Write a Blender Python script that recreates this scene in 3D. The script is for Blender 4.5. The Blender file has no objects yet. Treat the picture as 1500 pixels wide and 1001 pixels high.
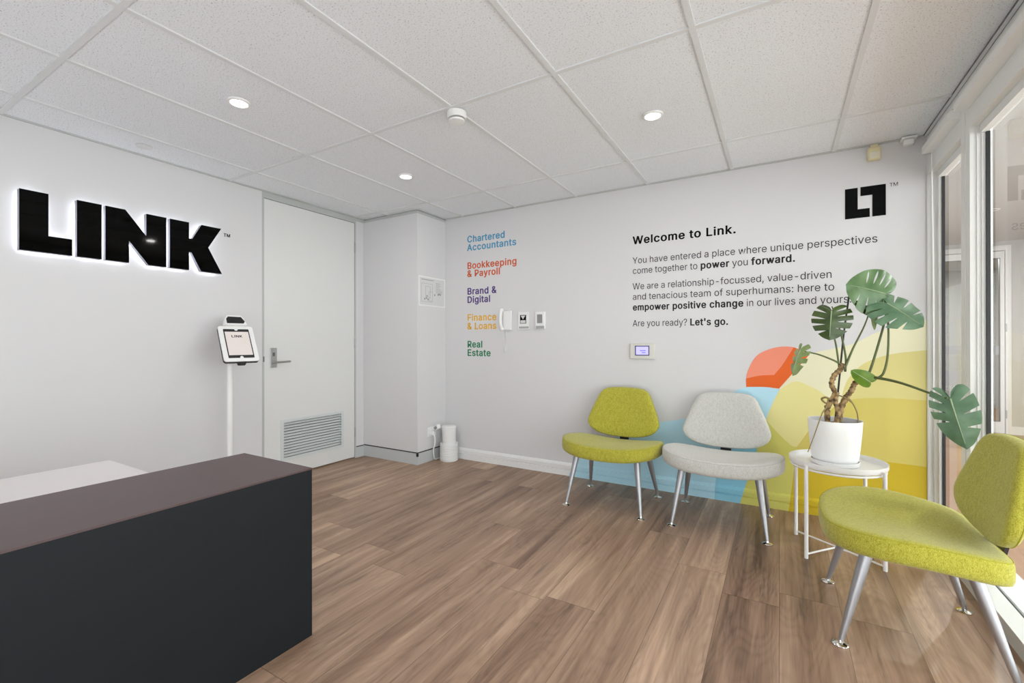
import bpy, bmesh, math, random, json
from mathutils import Vector, Matrix

S = bpy.context.scene
COL = S.collection
PI = math.pi
H = 2.3873          # ceiling height
XR = 4.41           # face of the window wall
YB = -5.0           # room end behind the camera

# ------------------------------------------------------------------ camera
cam_data = bpy.data.cameras.new('camera')
cam_data.sensor_width = 36.0
cam_data.lens = 667.52 / 1500 * 36.0
cam_data.clip_start = 0.02
cam = bpy.data.objects.new('camera', cam_data)
COL.objects.link(cam)
_y, _p, _r = math.radians(30.457), math.radians(0.0723), math.radians(-0.078)
_f = Vector((-math.sin(_y) * math.cos(_p), math.cos(_y) * math.cos(_p), math.sin(_p)))
_x = Vector((math.cos(_y), math.sin(_y), 0))
_u = _x.cross(_f)
_x2 = math.cos(_r) * _x + math.sin(_r) * _u
_u2 = -math.sin(_r) * _x + math.cos(_r) * _u
M = Matrix((_x2, _u2, -_f)).transposed().to_4x4()
M.translation = Vector((3.6444, -3.6367, 1.1499))
cam.matrix_world = M
S.camera = cam

# ------------------------------------------------------------------ light and exposure
S.view_settings.view_transform = 'Standard'
S.view_settings.look = 'None'
S.view_settings.gamma = 1.0
S.view_settings.use_curve_mapping = False
S.view_settings.exposure = -0.12
world = bpy.data.worlds.new('daylight')
S.world = world
world.use_nodes = True
_bg = world.node_tree.nodes['Background']
_bg.inputs[0].default_value = (0.93, 0.97, 1.0, 1)
_bg.inputs[1].default_value = 5.6
LAMP_W = 3.6        # every ceiling downlight
CORRIDOR_W = 46.0    # the corridor's downlights

# ------------------------------------------------------------------ materials
def lin(c):
    return tuple((v / 255 / 12.92) if v / 255 <= 0.04045 else ((v / 255 + 0.055) / 1.055) ** 2.4 for v in c)

MATS = {}
def mat(name, rgb, rough=0.5, metal=0.0, spec=0.5, emit=0.0, bump=None, coat=0.0):
    """rgb is an sRGB 0-255 triple"""
    m = bpy.data.materials.new(name); m.use_nodes = True
    b = m.node_tree.nodes['Principled BSDF']
    b.inputs['Base Color'].default_value = (*lin(rgb), 1)
    b.inputs['Roughness'].default_value = rough
    b.inputs['Metallic'].default_value = metal
    b.inputs['Specular IOR Level'].default_value = spec
    if coat: b.inputs['Coat Weight'].default_value = coat
    if emit:
        b.inputs['Emission Color'].default_value = (*lin(rgb), 1)
        b.inputs['Emission Strength'].default_value = emit
    if bump:
        nt = m.node_tree
        tc = nt.nodes.new('ShaderNodeTexCoord'); n = nt.nodes.new('ShaderNodeTexNoise'); bp = nt.nodes.new('ShaderNodeBump')
        n.inputs['Scale'].default_value = bump[0]; bp.inputs['Strength'].default_value = bump[1]; bp.inputs['Distance'].default_value = 0.002
        nt.links.new(tc.outputs['Object'], n.inputs['Vector']); nt.links.new(n.outputs['Fac'], bp.inputs['Height'])
        nt.links.new(bp.outputs['Normal'], b.inputs['Normal'])
    MATS[name] = m
    return m

class NT:
    """tiny node helper"""
    def __init__(s, m): s.t = m.node_tree; s.b = s.t.nodes['Principled BSDF']
    def n(s, typ, **kw):
        x = s.t.nodes.new('ShaderNode' + typ)
        for k, v in kw.items():
            setattr(x, k, v)
        return x
    def l(s, a, b): s.t.links.new(a, b)
    def math(s, op, a, b=None, c=None):
        x = s.n('Math', operation=op)
        for i, v in enumerate((a, b, c)):
            if v is None: continue
            if isinstance(v, (int, float)): x.inputs[i].default_value = v
            else: s.l(v, x.inputs[i])
        return x.outputs[0]

M_WALL = mat('wall_paint', (216, 215, 216), 0.55, spec=0.3, bump=(260, 0.04))
M_TRIMW = mat('white_satin', (233, 233, 233), 0.35)
M_DOOR = mat('door_paint', (222, 222, 220), 0.4)
M_FRAME = mat('door_frame_grey', (186, 188, 186), 0.4)
M_ALU = mat('anodised_aluminium', (190, 193, 194), 0.38, 0.55)
M_BLACK = mat('black_rubber', (14, 14, 15), 0.45)
M_SHADOWGAP = mat('black_shadow_strip', (22, 22, 24), 0.6)
M_WFRAME = mat('window_frame_white', (228, 229, 227), 0.6)
M_WHITE = mat('white_plastic', (236, 236, 235), 0.35)
M_POT = mat('white_ceramic', (238, 238, 238), 0.28)
M_TABLE = mat('white_powder_coat', (238, 237, 236), 0.35)
M_CHROME = mat('chrome', (225, 222, 216), 0.12, 1.0)
M_LEG = mat('satin_aluminium', (176, 177, 181), 0.42, 0.85)
M_DARKMETAL = mat('dark_metal', (52, 46, 50), 0.4, 0.5)
M_DESK = mat('charcoal_laminate', (24, 28, 31), 0.5, spec=0.2)
M_DESKTOP = mat('brown_grey_laminate', (80, 61, 62), 0.4, spec=0.45)
M_WORKTOP = mat('white_laminate', (226, 221, 221), 0.35)
M_GLOSS = mat('black_gloss_acrylic', (3, 3, 3), 0.05, spec=0.12)
M_RETURN = mat('silver_return', (150, 150, 160), 0.45, 0.2)
M_LED = mat('halo_led', (246, 249, 255), 0.5, emit=6.5)
M_LAMP = mat('lamp_diffuser', (255, 253, 248), 0.5, emit=14.0)
M_LOUVRE = mat('louvre_grey', (212, 217, 217), 0.4, 0.1)
M_STEEL = mat('brushed_steel', (176, 176, 174), 0.28, 0.9)
M_BLIND = mat('blind_fabric', (224, 222, 214), 0.7)
M_CREAM = mat('aged_cream_plastic', (222, 213, 170), 0.45)
M_SOIL = mat('potting_soil', (48, 36, 28), 0.95, bump=(90, 0.8))
M_STAKE = mat('dark_stake', (38, 42, 40), 0.6)
M_SCREEN = mat('tablet_screen', (222, 212, 208), 0.2, emit=0.12)
M_LCD = mat('lcd_screen', (176, 172, 246), 0.3, emit=0.75)
M_GREYLABEL = mat('grey_print', (140, 140, 142), 0.5)
M_GREYDARK = mat('dark_grey_plastic', (92, 94, 98), 0.4)
M_MID = mat('mid_grey_plastic', (168, 168, 168), 0.45)
M_PAPER = mat('printed_paper', (214, 214, 214), 0.6)
M_INK = mat('vinyl_black', (5, 5, 6), 0.6, spec=0.1)
M_INKSOFT = mat('vinyl_charcoal', (40, 40, 42), 0.6, spec=0.15)
M_PETIOLE = mat('petiole_green', (88, 98, 50), 0.45)
M_STALKBROWN = mat('aerial_root', (140, 122, 78), 0.7)
M_CORR = mat('corridor_paint', (196, 194, 191), 0.6)
M_BAND = mat('frosted_band', (176, 177, 182), 0.6)

def ceiling_material():
    m = mat('mineral_fibre_tile', (234, 237, 241), 0.9, spec=0.15); t = NT(m)
    tc = t.n('TexCoord')
    n = t.n('TexNoise'); n.inputs['Scale'].default_value = 165; n.inputs['Detail'].default_value = 3; n.inputs['Roughness'].default_value = 0.6
    t.l(tc.outputs['Object'], n.inputs['Vector'])
    r = t.n('ValToRGB'); r.color_ramp.elements[0].position = 0.33; r.color_ramp.elements[1].position = 0.41
    r.color_ramp.elements[0].color = (*lin((172, 171, 168)), 1); r.color_ramp.elements[1].color = (*lin((234, 237, 241)), 1)
    t.l(n.outputs['Fac'], r.inputs['Fac'])
    n2 = t.n('TexNoise'); n2.inputs['Scale'].default_value = 340; n2.inputs['Detail'].default_value = 1
    t.l(tc.outputs['Object'], n2.inputs['Vector'])
    r2 = t.n('ValToRGB'); r2.color_ramp.elements[0].position = 0.30; r2.color_ramp.elements[1].position = 0.42
    r2.color_ramp.elements[0].color = (0.8, 0.8, 0.8, 1)
    t.l(n2.outputs['Fac'], r2.inputs['Fac'])
    mx = t.n('Mix', data_type='RGBA', blend_type='MULTIPLY'); mx.inputs[0].default_value = 1
    t.l(r.outputs['Color'], mx.inputs[6]); t.l(r2.outputs['Color'], mx.inputs[7])
    t.l(mx.outputs[2], t.b.inputs['Base Color'])
    bp = t.n('Bump'); bp.inputs['Strength'].default_value = 0.3; bp.inputs['Distance'].default_value = 0.002
    t.l(n.outputs['Fac'], bp.inputs['Height']); t.l(bp.outputs['Normal'], t.b.inputs['Normal'])
    return m
M_TILE = ceiling_material()
M_TBAR = mat('ceiling_grid_white', (219, 221, 222), 0.5, spec=0.3)

def floor_material():
    m = mat('oak_vinyl_plank', (150, 122, 103), 0.36, spec=0.4); t = NT(m)
    tc = t.n('TexCoord'); sp = t.n('SeparateXYZ'); t.l(tc.outputs['Object'], sp.inputs[0])
    X, Y = sp.outputs[0], sp.outputs[1]
    PW, PL = 0.2265, 1.5
    u = t.math('DIVIDE', t.math('SUBTRACT', X, 3.64 - PW * 40), PW)
    row = t.math('FLOOR', u); fu = t.math('FRACT', u)
    wn = t.n('TexWhiteNoise', noise_dimensions='1D'); t.l(row, wn.inputs['W'])
    v = t.math('DIVIDE', t.math('ADD', t.math('ADD', Y, 40.0), t.math('MULTIPLY', wn.outputs['Value'], PL)), PL)
    colm = t.math('FLOOR', v); fv = t.math('FRACT', v)
    cb = t.n('CombineXYZ'); t.l(row, cb.inputs[0]); t.l(colm, cb.inputs[1])
    wid = t.n('TexWhiteNoise', noise_dimensions='3D'); t.l(cb.outputs[0], wid.inputs['Vector'])
    pid = wid.outputs['Value']
    # grain coordinates, shifted per plank
    g = t.n('CombineXYZ')
    t.l(t.math('MULTIPLY', X, 17.0), g.inputs[0])
    t.l(t.math('MULTIPLY', Y, 0.85), g.inputs[1])
    t.l(t.math('MULTIPLY', pid, 60.0), g.inputs[2])
    n1 = t.n('TexNoise'); n1.inputs['Scale'].default_value = 1.0; n1.inputs['Detail'].default_value = 4; n1.inputs['Roughness'].default_value = 0.55; n1.inputs['Distortion'].default_value = 0.6
    t.l(g.outputs[0], n1.inputs['Vector'])
    g0 = t.n('CombineXYZ')
    t.l(t.math('MULTIPLY', X, 6.5), g0.inputs[0]); t.l(t.math('MULTIPLY', Y, 0.8), g0.inputs[1]); t.l(t.math('MULTIPLY', pid, 47.0), g0.inputs[2])
    n0 = t.n('TexNoise'); n0.inputs['Scale'].default_value = 1.0; n0.inputs['Detail'].default_value = 2; n0.inputs['Distortion'].default_value = 0.8
    t.l(g0.outputs[0], n0.inputs['Vector'])
    g2 = t.n('CombineXYZ')
    t.l(t.math('MULTIPLY', X, 85.0), g2.inputs[0]); t.l(t.math('MULTIPLY', Y, 3.2), g2.inputs[1]); t.l(t.math('MULTIPLY', pid, 33.0), g2.inputs[2])
    n2 = t.n('TexNoise'); n2.inputs['Scale'].default_value = 1.0; n2.inputs['Detail'].default_value = 3; n2.inputs['Distortion'].default_value = 0.4
    t.l(g2.outputs[0], n2.inputs['Vector'])
    # cathedral figure
    g3 = t.n('CombineXYZ')
    t.l(t.math('MULTIPLY', X, 4.2), g3.inputs[0]); t.l(t.math('MULTIPLY', Y, 0.9), g3.inputs[1]); t.l(t.math('MULTIPLY', pid, 17.0), g3.inputs[2])
    n3 = t.n('TexNoise'); n3.inputs['Scale'].default_value = 1.0; n3.inputs['Detail'].default_value = 1.5
    t.l(g3.outputs[0], n3.inputs['Vector'])
    rings = t.math('ABSOLUTE', t.math('SINE', t.math('MULTIPLY', n3.outputs['Fac'], 95.0)))
    ramp = t.n('ValToRGB'); e = ramp.color_ramp.elements
    e[0].position = 0.32; e[0].color = (*lin((94, 71, 57)), 1)
    e[1].position = 0.67; e[1].color = (*lin((198, 167, 141)), 1)
    k = e.new(0.44); k.color = (*lin((141, 113, 93)), 1)
    k = e.new(0.55); k.color = (*lin((166, 137, 115)), 1)
    fac = t.math('ADD', t.math('ADD', t.math('MULTIPLY', n1.outputs['Fac'], 0.44), t.math('MULTIPLY', n0.outputs['Fac'], 0.36)), t.math('ADD', t.math('MULTIPLY', n2.outputs['Fac'], 0.17), t.math('MULTIPLY', rings, 0.03)))
    fac = t.math('ADD', fac, t.math('MULTIPLY', t.math('SUBTRACT', pid, 0.5), 0.10))
    t.l(fac, ramp.inputs['Fac'])
    # knots / dark fibre streaks
    g4 = t.n('CombineXYZ')
    t.l(t.math('MULTIPLY', X, 26.0), g4.inputs[0]); t.l(t.math('MULTIPLY', Y, 2.2), g4.inputs[1]); t.l(t.math('MULTIPLY', pid, 71.0), g4.inputs[2])
    n4 = t.n('TexNoise'); n4.inputs['Scale'].default_value = 1.0; n4.inputs['Detail'].default_value = 5; n4.inputs['Roughness'].default_value = 0.7
    t.l(g4.outputs[0], n4.inputs['Vector'])
    st = t.n('MapRange'); st.inputs[1].default_value = 0.28; st.inputs[2].default_value = 0.44; st.inputs[3].default_value = 0.56; st.inputs[4].default_value = 1.0
    t.l(n4.outputs['Fac'], st.inputs[0])
    # seams
    sx = t.math('MINIMUM', fu, t.math('SUBTRACT', 1.0, fu)); sy = t.math('MINIMUM', fv, t.math('SUBTRACT', 1.0, fv))
    seam = t.math('MAXIMUM', t.math('LESS_THAN', sx, 0.006), t.math('LESS_THAN', sy, 0.0011))
    dark = t.math('SUBTRACT', 1.0, t.math('MULTIPLY', seam, 0.45))
    tot = t.math('MULTIPLY', dark, st.outputs[0])
    mx = t.n('Mix', data_type='RGBA', blend_type='MULTIPLY'); mx.inputs[0].default_value = 1
    cc = t.n('CombineColor'); [t.l(tot, cc.inputs[i]) for i in range(3)]
    t.l(ramp.outputs['Color'], mx.inputs[6]); t.l(cc.outputs[0], mx.inputs[7])
    t.l(mx.outputs[2], t.b.inputs['Base Color'])
    bp = t.n('Bump'); bp.inputs['Strength'].default_value = 0.12; bp.inputs['Distance'].default_value = 0.002
    t.l(n2.outputs['Fac'], bp.inputs['Height']); t.l(bp.outputs['Normal'], t.b.inputs['Normal'])
    t.l(t.math('ADD', 0.30, t.math('MULTIPLY', n2.outputs['Fac'], 0.2)), t.b.inputs['Roughness'])
    return m
M_FLOOR = floor_material()

def fabric_material(name, dark, mid, light):
    m = mat(name, mid, 0.9, spec=0.15); t = NT(m)
    t.b.inputs['Sheen Weight'].default_value = 0.25; t.b.inputs['Sheen Roughness'].default_value = 0.5
    tc = t.n('TexCoord')
    mp = t.n('Mapping'); mp.inputs['Scale'].default_value = (1.0, 1.0, 0.45); t.l(tc.outputs['Object'], mp.inputs[0])
    n = t.n('TexNoise'); n.inputs['Scale'].default_value = 430; n.inputs['Detail'].default_value = 3; n.inputs['Roughness'].default_value = 0.7
    t.l(mp.outputs[0], n.inputs['Vector'])
    n2 = t.n('TexNoise'); n2.inputs['Scale'].default_value = 95; n2.inputs['Detail'].default_value = 2
    t.l(mp.outputs[0], n2.inputs['Vector'])
    r = t.n('ValToRGB'); e = r.color_ramp.elements
    e[0].position = 0.34; e[0].color = (*lin(dark), 1); e[1].position = 0.66; e[1].color = (*lin(light), 1)
    k = e.new(0.47); k.color = (*lin(mid), 1)
    f = t.math('ADD', t.math('MULTIPLY', n.outputs['Fac'], 0.80), t.math('MULTIPLY', n2.outputs['Fac'], 0.20))
    t.l(f, r.inputs['Fac']); t.l(r.outputs['Color'], t.b.inputs['Base Color'])
    bp = t.n('Bump'); bp.inputs['Strength'].default_value = 0.35; bp.inputs['Distance'].default_value = 0.0015
    t.l(n.outputs['Fac'], bp.inputs['Height']); t.l(bp.outputs['Normal'], t.b.inputs['Normal'])
    return m
M_LIME = fabric_material('lime_wool', (122, 118, 34), (168, 163, 54), (196, 191, 88))
M_GREYWOOL = fabric_material('light_grey_wool', (164, 162, 154), (196, 195, 189), (212, 211, 206))
M_LIMEPIPE = mat('lime_piping', (172, 167, 62), 0.9, spec=0.15)
M_GREYPIPE = mat('grey_piping', (186, 185, 179), 0.9, spec=0.15)

def glass_material():
    m = bpy.data.materials.new('clear_glass'); m.use_nodes = True
    nt = m.node_tree; nt.nodes.clear()
    out = nt.nodes.new('ShaderNodeOutputMaterial'); mx = nt.nodes.new('ShaderNodeMixShader')
    tr = nt.nodes.new('ShaderNodeBsdfTransparent'); gl = nt.nodes.new('ShaderNodeBsdfGlossy'); fr = nt.nodes.new('ShaderNodeFresnel')
    tr.inputs[0].default_value = (0.94, 0.955, 0.95, 1); gl.inputs['Roughness'].default_value = 0.0; fr.inputs[0].default_value = 1.52
    ge = nt.nodes.new('ShaderNodeNewGeometry'); fm = nt.nodes.new('ShaderNodeMath'); fm.operation = 'MULTIPLY'
    iv = nt.nodes.new('ShaderNodeMath'); iv.operation = 'SUBTRACT'; iv.inputs[0].default_value = 1.0
    nt.links.new(ge.outputs['Backfacing'], iv.inputs[1]); nt.links.new(fr.outputs[0], fm.inputs[0]); nt.links.new(iv.outputs[0], fm.inputs[1])
    nt.links.new(fm.outputs[0], mx.inputs[0]); nt.links.new(tr.outputs[0], mx.inputs[1]); nt.links.new(gl.outputs[0], mx.inputs[2])
    nt.links.new(mx.outputs[0], out.inputs[0])
    return m
M_GLASS = glass_material()

def leaf_material(name, rgb, rgb2, rough=0.32, spec=0.5):
    m = mat(name, rgb, rough, spec=spec); t = NT(m)
    tc = t.n('TexCoord'); n = t.n('TexNoise'); n.inputs['Scale'].default_value = 14; n.inputs['Detail'].default_value = 3
    t.l(tc.outputs['Object'], n.inputs['Vector'])
    r = t.n('ValToRGB'); e = r.color_ramp.elements
    e[0].position = 0.35; e[0].color = (*lin(rgb), 1); e[1].position = 0.68; e[1].color = (*lin(rgb2), 1)
    t.l(n.outputs['Fac'], r.inputs['Fac']); t.l(r.outputs['Color'], t.b.inputs['Base Color'])
    t.b.inputs['Subsurface Weight'].default_value = 0.0
    return m
M_LEAFA = leaf_material('monstera_leaf_grey_green', (76, 108, 64), (108, 138, 94))
M_LEAFB = leaf_material('monstera_leaf_dark', (48, 68, 24), (74, 96, 36))
M_LEAFC = leaf_material('monstera_leaf_fresh', (84, 118, 34), (112, 144, 52))
M_LEAFD = leaf_material('monstera_leaf_blue_green', (82, 114, 86), (110, 140, 110))
M_LEAFE = leaf_material('monstera_leaf_pale', (112, 136, 74), (150, 168, 112))
M_VEIN = mat('leaf_vein', (150, 168, 130), 0.5)

def bark_material():
    m = mat('monstera_stem', (140, 112, 72), 0.75); t = NT(m)
    tc = t.n('TexCoord'); n = t.n('TexNoise'); n.inputs['Scale'].default_value = 42; n.inputs['Detail'].default_value = 3
    t.l(tc.outputs['Object'], n.inputs['Vector'])
    r = t.n('ValToRGB'); e = r.color_ramp.elements
    e[0].position = 0.38; e[0].color = (*lin((84, 66, 44)), 1); e[1].position = 0.62; e[1].color = (*lin((176, 146, 100)), 1)
    t.l(n.outputs['Fac'], r.inputs['Fac']); t.l(r.outputs['Color'], t.b.inputs['Base Color'])
    return m
M_BARK = bark_material()

# ------------------------------------------------------------------ geometry helpers
def obj(name, bm, m, parent=None, smooth=False, loc=None):
    """link a bmesh as ONE mesh object; coordinates are local to its parent"""
    me = bpy.data.meshes.new(name)
    bmesh.ops.recalc_face_normals(bm, faces=bm.faces[:])
    bm.to_mesh(me); bm.free()
    if m: me.materials.append(m)
    if smooth:
        for p in me.polygons: p.use_smooth = True
        try: me.set_sharp_from_angle(angle=math.radians(42))
        except Exception: pass
    o = bpy.data.objects.new(name, me); COL.objects.link(o)
    if parent: o.parent = parent
    if loc: o.location = loc
    return o

def tag(o, label=None, cat=None, group=None, kind=None):
    if label: o['label'] = label
    if cat: o['category'] = cat
    if group: o['group'] = group
    if kind: o['kind'] = kind
    return o

def thing(name, label, cat, loc=(0, 0, 0), rotz=0.0, group=None):
    o = bpy.data.objects.new(name, None); COL.objects.link(o)
    o.empty_display_size = 0.1
    o.location = loc; o.rotation_euler = (0, 0, rotz)
    return tag(o, label, cat, group)

def struct(name, bm, m, parent=None, smooth=False):
    o = obj(name, bm, m, parent, smooth)
    if not parent: o['kind'] = 'structure'
    return o

def bx(bm, x0, x1, y0, y1, z0, z1):
    vs = [bm.verts.new((x, y, z)) for x in (x0, x1) for y in (y0, y1) for z in (z0, z1)]
    for f in ((0, 1, 3, 2), (4, 6, 7, 5), (0, 4, 5, 1), (2, 3, 7, 6), (0, 2, 6, 4), (1, 5, 7, 3)):
        bm.faces.new([vs[i] for i in f])
    return bm

def box(x0, x1, y0, y1, z0, z1, bevel=0.0, seg=2):
    bm = bmesh.new(); bx(bm, x0, x1, y0, y1, z0, z1)
    if bevel:
        bmesh.ops.bevel(bm, geom=bm.edges[:], offset=bevel, segments=seg, profile=0.5, affect='EDGES')
    return bm

def prism(bm, pts, to3, d0, d1):
    """extrude the 2-D outline pts from depth d0 to d1; to3(u, v, d) -> xyz"""
    a = [bm.verts.new(to3(u, v, d0)) for u, v in pts]; b = [bm.verts.new(to3(u, v, d1)) for u, v in pts]
    n = len(pts)
    fa = bm.faces.new(a); fb = bm.faces.new(b[::-1])
    for i in range(n):
        bm.faces.new((a[i], b[i], b[(i + 1) % n], a[(i + 1) % n]))
    fa.normal_update(); fb.normal_update()
    bmesh.ops.triangulate(bm, faces=[fa, fb])
    return bm

def cyl(bm, c, r, z0, z1, seg=32, r1=None):
    r1 = r if r1 is None else r1
    a = [bm.verts.new((c[0] + r * math.cos(2 * PI * i / seg), c[1] + r * math.sin(2 * PI * i / seg), z0)) for i in range(seg)]
    b = [bm.verts.new((c[0] + r1 * math.cos(2 * PI * i / seg), c[1] + r1 * math.sin(2 * PI * i / seg), z1)) for i in range(seg)]
    bm.faces.new(a[::-1]); bm.faces.new(b)
    for i in range(seg): bm.faces.new((a[i], a[(i + 1) % seg], b[(i + 1) % seg], b[i]))
    return bm

def lathe(bm, prof, c=(0, 0), seg=48):
    """prof: list of (r, z); r = 0 closes on the axis"""
    rings = []
    for r, z in prof:
        if r <= 1e-6: rings.append([bm.verts.new((c[0], c[1], z))])
        else: rings.append([bm.verts.new((c[0] + r * math.cos(2 * PI * i / seg), c[1] + r * math.sin(2 * PI * i / seg), z)) for i in range(seg)])
    for A, B in zip(rings, rings[1:]):
        for i in range(seg):
            j = (i + 1) % seg
            if len(A) == 1 and len(B) == 1: continue
            if len(A) == 1: bm.faces.new((A[0], B[j], B[i]))
            elif len(B) == 1: bm.faces.new((A[i], A[j], B[0]))
            else: bm.faces.new((A[i], A[j], B[j], B[i]))
    return bm

def catmull(pts, n=8, closed=False):
    P = [Vector(p) for p in pts]; out = []; m = len(P)
    rng = range(m) if closed else range(m - 1)
    for i in rng:
        p1, p2 = P[i], P[(i + 1) % m]
        p0 = P[(i - 1) % m] if (closed or i > 0) else p1 * 2 - p2
        p3 = P[(i + 2) % m] if (closed or i + 2 < m) else p2 * 2 - p1
        for k in range(n):
            t = k / n
            out.append(0.5 * ((2 * p1) + (p2 - p0) * t + (2 * p0 - 5 * p1 + 4 * p2 - p3) * t * t + (3 * p1 - p0 - 3 * p2 + p3) * t ** 3))
    if not closed: out.append(P[-1].copy())
    return out

def tube(bm, pts, rad, seg=12, closed=False):
    """sweep a circle along pts; rad is a number or a list"""
    P = [Vector(p) for p in pts]; n = len(P)
    if isinstance(rad, (int, float)): R = [rad] * n
    else: R = [rad[0] + (rad[-1] - rad[0]) * i / (n - 1) for i in range(n)] if len(rad) != n else list(rad)
    rings = []; ref = None
    for i in range(n):
        d = (P[(i + 1) % n] - P[i - 1]) if closed else (P[min(i + 1, n - 1)] - P[max(i - 1, 0)])
        d.normalize()
        if ref is None:
            ref = Vector((0, 0, 1)) if abs(d.z) < 0.9 else Vector((1, 0, 0))
        a = ref - d * ref.dot(d); a.normalize(); b = d.cross(a); ref = a
        rings.append([bm.verts.new(P[i] + R[i] * (a * math.cos(2 * PI * k / seg) + b * math.sin(2 * PI * k / seg))) for k in range(seg)])
    m = n if closed else n - 1
    for i in range(m):
        A, B = rings[i], rings[(i + 1) % n]
        for k in range(seg): bm.faces.new((A[k], A[(k + 1) % seg], B[(k + 1) % seg], B[k]))
    if not closed:
        bm.faces.new(rings[0][::-1]); bm.faces.new(rings[-1])
    return bm

def XZ(y_front):          # outline on the back wall: (x, z), depth grows into the room
    return lambda u, v, d: (u, y_front - d, v)
def YZ(x_front):          # outline on the left wall: (y, z), depth grows into the room
    return lambda u, v, d: (x_front + d, u, v)

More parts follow.
